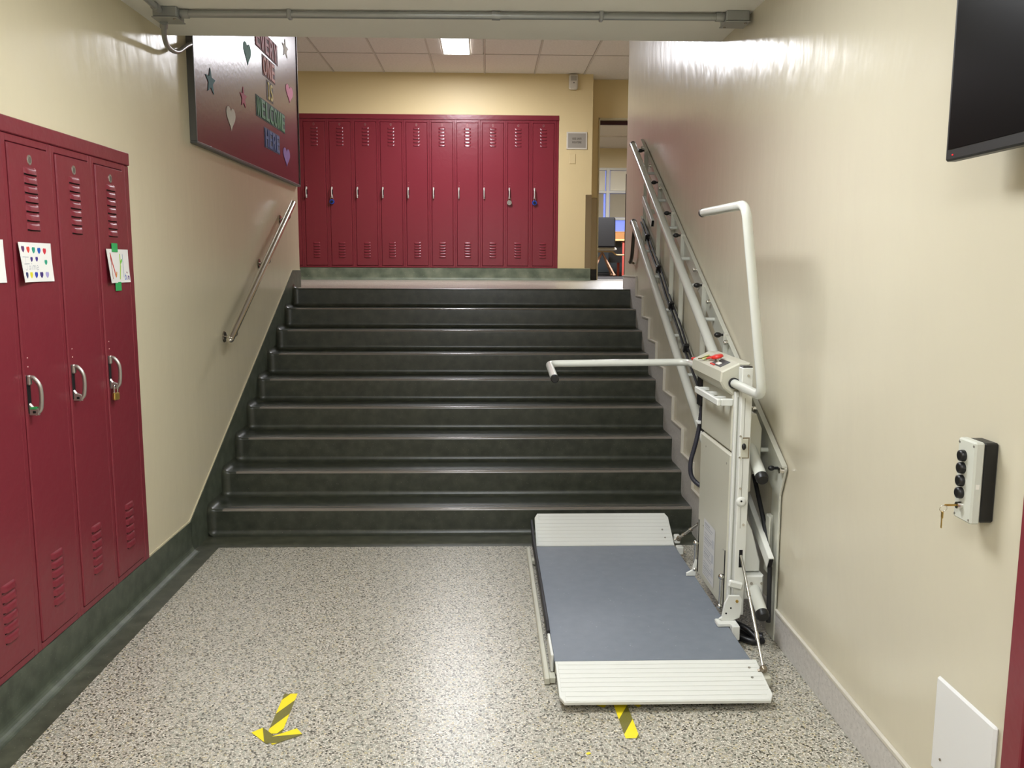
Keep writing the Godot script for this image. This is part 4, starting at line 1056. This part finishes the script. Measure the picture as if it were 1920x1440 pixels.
	st = st0(); bx(st, Vector3(0.945, 1.0935, -3.47), Vector3(0.016, 0.004, 0.05), 0.001, sl); part(cb, "legend_patch", st, M.paper)
	st = st0(); bx(st, Vector3(0.930, 1.0865, -3.51), Vector3(0.008, 0.004, 0.06), 0.001, sl); part(cb, "red_strip", st, M.redpl)
	var nrm := Vector3(-0.25, 0.968, 0); var mb := Vector3(0.952, 1.094, -3.50)
	st = st0(); tube(st, [mb, mb + nrm * 0.018], 0.011, 14); part(cb, "stop_stem", st, M.chrome)
	st = st0(); tube(st, [mb + nrm * 0.018, mb + nrm * 0.020, mb + nrm * 0.028, mb + nrm * 0.032], [0.020, 0.025, 0.024, 0.018], 20); part(cb, "stop_button", st, M.redpl, "red mushroom stop button")
	# folding grab rail
	st = st0(); bb(st, Vector3(0.905, 0.940, -3.70), Vector3(0.922, 0.968, -3.325), 0.004); bb(st, Vector3(0.922, 0.940, -3.345), Vector3(hx + 0.004, 0.968, -3.325), 0.003); part(o, "grab_rail", st, M.white)
	for z in [-3.43, -3.56, -3.695]:
		st = st0(); bb(st, Vector3(0.922, 0.950, z - 0.012), Vector3(hx + 0.004, 0.964, z + 0.012), 0.002); part(o, "grab_rail_bracket", st, M.white)
	# arms
	var rr := 0.0168
	st = st0(); tube(st, rounded([Vector3(0.967, 1.032, -3.325), Vector3(0.972, 1.030, -2.985), Vector3(0.889, 1.695, -2.995), Vector3(0.886, 1.702, -3.565)], 0.052, 8), rr, 18); var ra := part(o, "raised_arm", st, M.tubewhite, "arm bar folded up")
	st = st0(); tube(st, [Vector3(0.886, 1.702, -3.565), Vector3(0.886, 1.702, -3.585), Vector3(0.886, 1.702, -3.59)], [rr + 0.001, rr + 0.001, rr * 0.8], 16); part(ra, "arm_tip", st, M.black)
	st = st0(); tube(st, [Vector3(0.967, 1.032, -3.325), Vector3(0.967, 1.032, -3.312)], 0.0215, 18); part(ra, "collar", st, M.rubber)
	st = st0(); tube(st, rounded([Vector3(0.967, 1.030, -3.80), Vector3(0.967, 1.028, -4.10), Vector3(0.297, 1.020, -4.10), Vector3(0.287, 1.012, -3.62)], 0.06, 8), rr, 18); var la := part(o, "lowered_arm", st, M.tubewhite, "arm bar swung down across the platform")
	st = st0(); tube(st, [Vector3(0.287, 1.012, -3.62), Vector3(0.287, 1.012, -3.60), Vector3(0.287, 1.012, -3.595)], [rr + 0.001, rr + 0.001, rr * 0.8], 16); part(la, "arm_tip", st, M.black)
	st = st0(); tube(st, [Vector3(0.967, 1.030, -3.80), Vector3(0.967, 1.030, -3.815)], 0.0215, 18); part(la, "collar", st, M.rubber)
	st = st0(); bx(st, Vector3(0.94, 1.075, -3.815), Vector3(0.05, 0.012, 0.02), 0.003); part(o, "red_tab", st, M.redpl)
	st = st0(); bb(st, Vector3(0.955, 0.86, -3.86), Vector3(1.03, 1.06, -3.8015), 0.006); bb(st, Vector3(0.975, 0.74, -3.85), Vector3(1.0, 0.86, -3.8015), 0.004); part(o, "sensor_housing", st, M.black)
	# drive behind the mast
	st = st0(); prism(st, pv([1.030, 0.722, 1.112, 0.712, 1.112, 0.835, 1.088, 0.895, 1.030, 0.895]), -0.28, xy(-3.40), 0.004); part(o, "drive_cover", st, M.grey)
	st = st0(); bb(st, Vector3(1.030, 0.58, -3.62), Vector3(1.066, 0.70, -3.37), 0.004); part(o, "roller_housing", st, M.plate)
	st = st0(); prism(st, pv([1.030, 0.268, 1.098, 0.268, 1.098, 0.31, 1.060, 0.44, 1.030, 0.50]), -0.12, xy(-3.31), 0.004); part(o, "gear_cover", st, M.white)
	st = st0(); prism(st, pv([1.030, 0.165, 1.104, 0.165, 1.104, 0.264, 1.030, 0.264]), -0.13, xy(-3.275), 0.006); part(o, "motor_box", st, M.white)
	for x in [1.055, 1.096]:
		st = st0(); tube(st, [Vector3(x, 0.232, -3.276), Vector3(x, 0.232, -3.272)], 0.006, 8); part(o, "motor_screw", st, M.handle)
	st = st0(); tube(st, rounded([Vector3(1.118, 0.62, -3.50), Vector3(1.118, 0.45, -3.33), Vector3(1.122, 0.33, -3.262), Vector3(1.122, 0.08, -3.25)], 0.08), 0.009, 10); part(o, "control_cable", st, M.rubber)
	# corrugated hose at the back of the housing
	st = st0(); var hp := rounded([Vector3(0.988, 0.86, -3.885), Vector3(0.986, 0.77, -3.90), Vector3(0.968, 0.67, -3.90), Vector3(0.944, 0.58, -3.90), Vector3(0.950, 0.51, -3.895), Vector3(0.985, 0.478, -3.86), Vector3(1.02, 0.478, -3.81)], 0.06, 7)
	var rad := []; var hp2 := []
	for i in hp.size() - 1:
		for k in 3:
			hp2.append(hp[i].lerp(hp[i + 1], k / 3.0)); rad.append(0.0115 if (hp2.size() % 2) else 0.0095)
	tube(st, hp2, rad, 10); part(o, "cable_hose", st, mat(c8(44, 44, 54), 0.5))
	st = st0(); bx(st, Vector3(0.985, 0.775, -3.885), Vector3(0.04, 0.012, 0.05), 0.003); part(o, "hose_clamp", st, M.white)
	# ramp linkages
	for q in [[Vector3(1.006, 0.350, -3.265), Vector3(0.978, 0.075, -2.86), M.chrome, 0.0055], [Vector3(0.972, 0.315, -3.81), Vector3(0.975, 0.112, -4.22), M.steel, 0.007]]:
		st = st0(); tube(st, [q[0], q[1]], q[3], 10); part(o, "ramp_rod", st, q[2], "thin bright push rod")
		st = st0(); var mid: Vector3 = q[0].lerp(q[1], 0.36); var dd: Vector3 = (q[1] - q[0]).normalized()
		tube(st, [mid - dd * 0.012, mid + dd * 0.012], q[3] * 1.45, 8); mid = q[0].lerp(q[1], 0.73); tube(st, [mid - dd * 0.012, mid + dd * 0.012], q[3] * 1.45, 8); part(o, "rod_nut", st, q[2])
		st = st0(); ball(st, q[1], 0.0145, Vector3.ONE, 8); tube(st, [q[1], q[1] + Vector3(-0.02, -0.008, 0)], 0.006, 8); part(o, "rod_joint", st, M.steel)
	st = st0(); bb(st, Vector3(0.957, 0.085, -4.255), Vector3(0.985, 0.125, -4.215), 0.004); bb(st, Vector3(0.957, 0.045, -4.20), Vector3(0.990, 0.085, -4.16), 0.004); part(o, "hinge_block", st, M.white)
	st = st0(); bb(st, Vector3(0.968, 0.022, -2.885), Vector3(1.000, 0.055, -2.835), 0.004); part(o, "hinge_block", st, M.grey)
	# white hinge plates at the deck edge
	st = st0(); prism(st, pv([0.918, 0.105, 0.928, 0.112, 0.936, 0.165, 0.952, 0.200, 0.996, 0.200, 1.006, 0.182, 1.006, 0.135, 0.998, 0.108, 0.97, 0.098, 0.93, 0.098]), 0.012, xy(-3.238), 0.002)
	bb(st, Vector3(0.905, 0.082, -3.25), Vector3(0.962, 0.098, -3.20), 0.003); bb(st, Vector3(0.955, 0.04, -3.24), Vector3(0.985, 0.098, -3.17), 0.003); part(o, "hinge_plate", st, M.white)
	st = st0()
	for q in [[0.985, 0.178, 0.006]]: tube(st, [Vector3(q[0], q[1], -3.226), Vector3(q[0], q[1], -3.222)], q[2], 10)
	part(o, "hinge_bolt", st, M.brass)
	for q in [[0.962, 0.150], [0.944, 0.128]]:
		st = st0(); tube(st, [Vector3(q[0], q[1], -3.226), Vector3(q[0], q[1], -3.2245)], 0.0035, 8); part(o, "hinge_hole", st, M.slot)
	st = st0(); bx(st, Vector3(0.987, 0.232, -3.262), Vector3(0.058, 0.030, 0.018), 0.006, Basis(Vector3(0, 0, 1), -0.25)); part(o, "mast_clip", st, M.white)
	st = st0(); prism(st, pv([0.912, 0.082, 0.955, 0.082, 0.960, 0.155, 0.95, 0.165, 0.938, 0.11, 0.912, 0.096]), 0.012, xy(-3.775), 0.002); part(o, "hinge_plate", st, M.white)
	var sl2 := Basis(Vector3(0, 0, 1), 0.4636)
	var kt := thing("lift_keys", "red and yellow-green key tags lying on the lift control box", "keys", Vector3(0.935, 1.09, -3.60))
	st = st0(); bx(st, Vector3(0.947, 1.108, -3.575), Vector3(0.022, 0.004, 0.075), 0.0015, sl2 * Basis(Vector3.UP, 0.35)); part(kt, "red_tag", st, M.redpl)
	st = st0(); bx(st, Vector3(0.938, 1.100, -3.655), Vector3(0.026, 0.003, 0.045), 0.001, sl2 * Basis(Vector3.UP, -0.5)); part(kt, "yellow_tag", st, mat(c8(200, 206, 130), 0.6))
	st = st0(); tube(st, rounded([Vector3(0.918, 1.088, -3.70), Vector3(0.925, 1.094, -3.66), Vector3(0.938, 1.106, -3.63), Vector3(0.945, 1.108, -3.60)], 0.02), 0.0028, 6); part(kt, "cord", st, mat(c8(110, 100, 50), 0.7))
	# loose cables on the floor
	var cbz := thing("floor_cable", "black cables bunched on the floor beneath the lift drive", "cable", Vector3(1.07, 0, -3.3))
	for q in [[[1.00, 0.02, -3.38, 1.05, 0.02, -3.27, 1.10, 0.02, -3.245], 0.017], [[1.00, 0.045, -3.34, 1.04, 0.05, -3.26, 1.075, 0.02, -3.21], 0.013], [[0.995, 0.016, -3.27, 1.05, 0.016, -3.21, 1.095, 0.016, -3.225], 0.014]]:
		st = st0(); var a: Array = q[0]
		tube(st, rounded([Vector3(a[0], a[1], a[2]), Vector3(a[3], a[4], a[5]), Vector3(a[6], a[7], a[8])], 0.06), q[1], 10); part(cbz, "cable", st, M.black)

# ================================================================ right wall
func right_wall_items():
	var o := thing("television", "black flat television hung high on the right wall at the photo's edge", "television", Vector3(1.1, 1.73, -1.4))
	var st := st0(); bb(st, Vector3(1.040, 1.722, -1.982), Vector3(1.066, 2.42, -0.74), 0.004); part(o, "bezel", st, M.tvbezel)
	st = st0(); bb(st, Vector3(1.0385, 1.747, -1.970), Vector3(1.042, 2.408, -0.755), 0.0005); part(o, "screen", st, M.tv)
	st = st0(); bb(st, Vector3(1.066, 1.735, -1.93), Vector3(1.110, 2.38, -0.78), 0.008); part(o, "back_cover", st, mat(c8(150, 146, 134), 0.5))
	st = st0(); bb(st, Vector3(1.110, 1.95, -1.6), Vector3(1.159, 2.2, -1.1), 0.004); part(o, "wall_mount", st, M.black)
	st = st0(); bx(st, Vector3(1.0395, 1.734, -1.950), Vector3(0.002, 0.003, 0.004), 0.0005)
	var led := mat(c8(160, 20, 30), 0.5); led.emission_enabled = true; led.emission = Color(1.0, 0.05, 0.12); led.emission_energy_multiplier = 0.5; part(o, "standby_led", st, led)
	var cs := thing("call_station", "grey and black lift control station with four round black buttons on the right wall", "control box", Vector3(1.13, 0.9, -1.916))
	st = st0(); bb(st, Vector3(1.126, 0.905, -1.950), Vector3(XR, 1.091, -1.881), 0.004); part(cs, "back_box", st, M.black)
	st = st0(); bb(st, Vector3(1.103, 0.902, -1.952), Vector3(1.1258, 1.093, -1.879), 0.004); var cv := part(cs, "cover", st, M.boxgrey)
	for y in [1.054, 1.025, 0.995, 0.966]:
		st = st0(); tube(st, [Vector3(1.1035, y, -1.924), Vector3(1.098, y, -1.924), Vector3(1.0925, y, -1.924), Vector3(1.091, y, -1.924)], [0.0135, 0.0135, 0.0125, 0.009], 18); part(cv, "button", st, M.black)
	st = st0(); tube(st, [Vector3(1.104, 0.937, -1.921), Vector3(1.092, 0.937, -1.921)], [0.010, 0.008], 16); part(cv, "key_switch", st, M.chrome)
	for q in [[1.083, -1.945], [1.083, -1.886], [0.911, -1.945], [0.911, -1.886]]:
		st = st0(); tube(st, [Vector3(1.1032, q[0], q[1]), Vector3(1.102, q[0], q[1])], 0.003, 8); part(cv, "screw", st, M.handle)
	st = st0(); bb(st, Vector3(1.110, 0.985, -1.8795), Vector3(1.118, 0.996, -1.8782), 0.0); part(cv, "side_mark", st, M.paper)
	var ks := thing("key_ring", "brass key in the control station switch with a second key dangling", "keys", Vector3(1.08, 0.93, -1.921))
	st = st0(); bb(st, Vector3(1.064, 0.9345, -1.9225), Vector3(1.0915, 0.9395, -1.9195), 0.0008); part(ks, "key", st, M.brass)
	st = st0()
	var ring := []
	for k in 17: ring.append(Vector3(1.062 + cos(TAU * k / 16.0) * 0.0085, 0.929 + sin(TAU * k / 16.0) * 0.0085, -1.921 + 0.003 * sin(TAU * k / 16.0)))
	tube(st, ring, 0.0008, 6, false); part(ks, "ring", st, M.chrome)
	st = st0(); bx(st, Vector3(1.060, 0.914, -1.920), Vector3(0.0022, 0.016, 0.009), 0.001); bx(st, Vector3(1.0595, 0.895, -1.920), Vector3(0.0018, 0.026, 0.0045), 0.0006); part(ks, "hanging_key", st, M.brass)
	var ap := thing("access_panel", "square white cover plate low on the right wall beside the red door frame", "cover plate", Vector3(XR, 0.2, -1.93))
	st = st0(); bb(st, Vector3(XR - 0.012, 0.205, -2.048), Vector3(XR, 0.455, -1.792), 0.011); part(ap, "plate", st, mat(c8(222, 222, 222), 0.35))
	st = st0(); tube(st, [Vector3(XR - 0.0135, 0.252, -1.857), Vector3(XR - 0.0155, 0.252, -1.857)], 0.0035, 8); tube(st, [Vector3(XR - 0.0135, 0.252, -2.0), Vector3(XR - 0.0155, 0.252, -2.0)], 0.0035, 8); part(ap, "screw", st, M.steel)
	var hk := thing("handrail", "dark handrail end with a wall bracket at the far end of the right wall", "handrail", Vector3(1.12, 1.5, -6.75))
	st = st0(); tube(st, rounded([Vector3(1.125, 1.80, -6.62), Vector3(1.125, 1.70, -6.69), Vector3(1.125, 1.56, -6.73), Vector3(1.125, 1.515, -6.80)], 0.05), 0.014, 10); part(hk, "rail_end", st, mat(c8(92, 88, 82), 0.35, 0.8))
	st = st0(); tube(st, [Vector3(1.125, 1.515, -6.80), Vector3(1.158, 1.505, -6.83)], 0.010, 8); ball(st, Vector3(1.125, 1.515, -6.80), 0.016, Vector3.ONE, 6); part(hk, "bracket", st, M.steel)

# ================================================================ hazard tape arrows
func tape(o: Node3D, a: Vector2, b: Vector2, w: float, y: float, tipcut := 0.0, phase := 0.0):
	var d := (b - a).normalized(); var n := Vector2(-d.y, d.x) * w * 0.5; var L := a.distance_to(b)
	var st := st0()
	var P := [[a + n, 0.0, 0.0], [a - n, 0.0, 1.0], [b - n + d * tipcut, L + tipcut, 1.0], [b + n - d * tipcut, L - tipcut, 0.0]]
	var q := []
	for p in P: q.append([Vector3(p[0].x, y, p[0].y), Vector2((p[1] / w * 0.5 + phase) * 0.5, p[2])])
	st.set_smooth_group(-1)
	for t in [[0, 1, 2], [0, 2, 3]]:
		var up1: Vector3 = (q[t[2]][0] - q[t[0]][0]).cross(q[t[1]][0] - q[t[0]][0])
		var order := [t[0], t[1], t[2]] if up1.y > 0 else [t[0], t[2], t[1]]
		for j in order:
			st.set_uv(q[j][1]); vtx(st, q[j][0])
	part(o, "tape_strip", st, M.hazard)

func floor_tape():
	var im := Image.create(256, 128, false, Image.FORMAT_RGB8)
	var r := RandomNumberGenerator.new(); r.seed = 4
	for y in 128:
		for x in 256:
			var s := fposmod((x + y * 1.0) / 256.0, 1.0)
			var v := r.randf()
			im.set_pixel(x, y, c8(238, 216, 30) if s < 0.5 else c8(88 + int(v * 44), 84 + int(v * 42), 36 + int(v * 16)))
	M.hazard = mat(Color.WHITE, 0.5); M.hazard.albedo_texture = ImageTexture.create_from_image(im)
	var o := thing("tape_arrow", "yellow and black tape arrow on the floor at lower left, pointing at the viewer", "tape arrow", Vector3(-0.67, 0, -2.7), "hazard tape arrows on the floor")
	tape(o, Vector2(-0.683, -2.86), Vector2(-0.678, -2.60), 0.046, 0.0012, 0.0, 1.52)
	tape(o, Vector2(-0.738, -2.622), Vector2(-0.672, -2.553), 0.042, 0.0018, 0.0, 0.05)
	tape(o, Vector2(-0.600, -2.610), Vector2(-0.682, -2.552), 0.046, 0.0024, 0.0, 0.10)
	var o2 := thing("tape_arrow", "yellow and black tape arrow on the floor partly under the lift's near ramp", "tape arrow", Vector3(0.46, 0, -2.7), "hazard tape arrows on the floor")
	tape(o2, Vector2(0.463, -2.548), Vector2(0.452, -2.86), 0.046, 0.0012, 0.0, 1.75)
	tape(o2, Vector2(0.378, -2.752), Vector2(0.455, -2.86), 0.046, 0.0018, 0.0, 0.0)
	tape(o2, Vector2(0.532, -2.752), Vector2(0.45, -2.86), 0.046, 0.0024, 0.0, 1.3)
	var o3 := thing("tape_scrap", "tiny scrap of yellow tape on the floor below the lift's near ramp", "tape scrap", Vector3(0.31, 0, -2.46))
	var st := st0(); bx(st, Vector3(0.312, 0.0012, -2.465), Vector3(0.014, 0.0012, 0.010), 0.0004, Basis(Vector3.UP, 0.6)); part(o3, "scrap", st, mat(c8(232, 212, 40), 0.5))
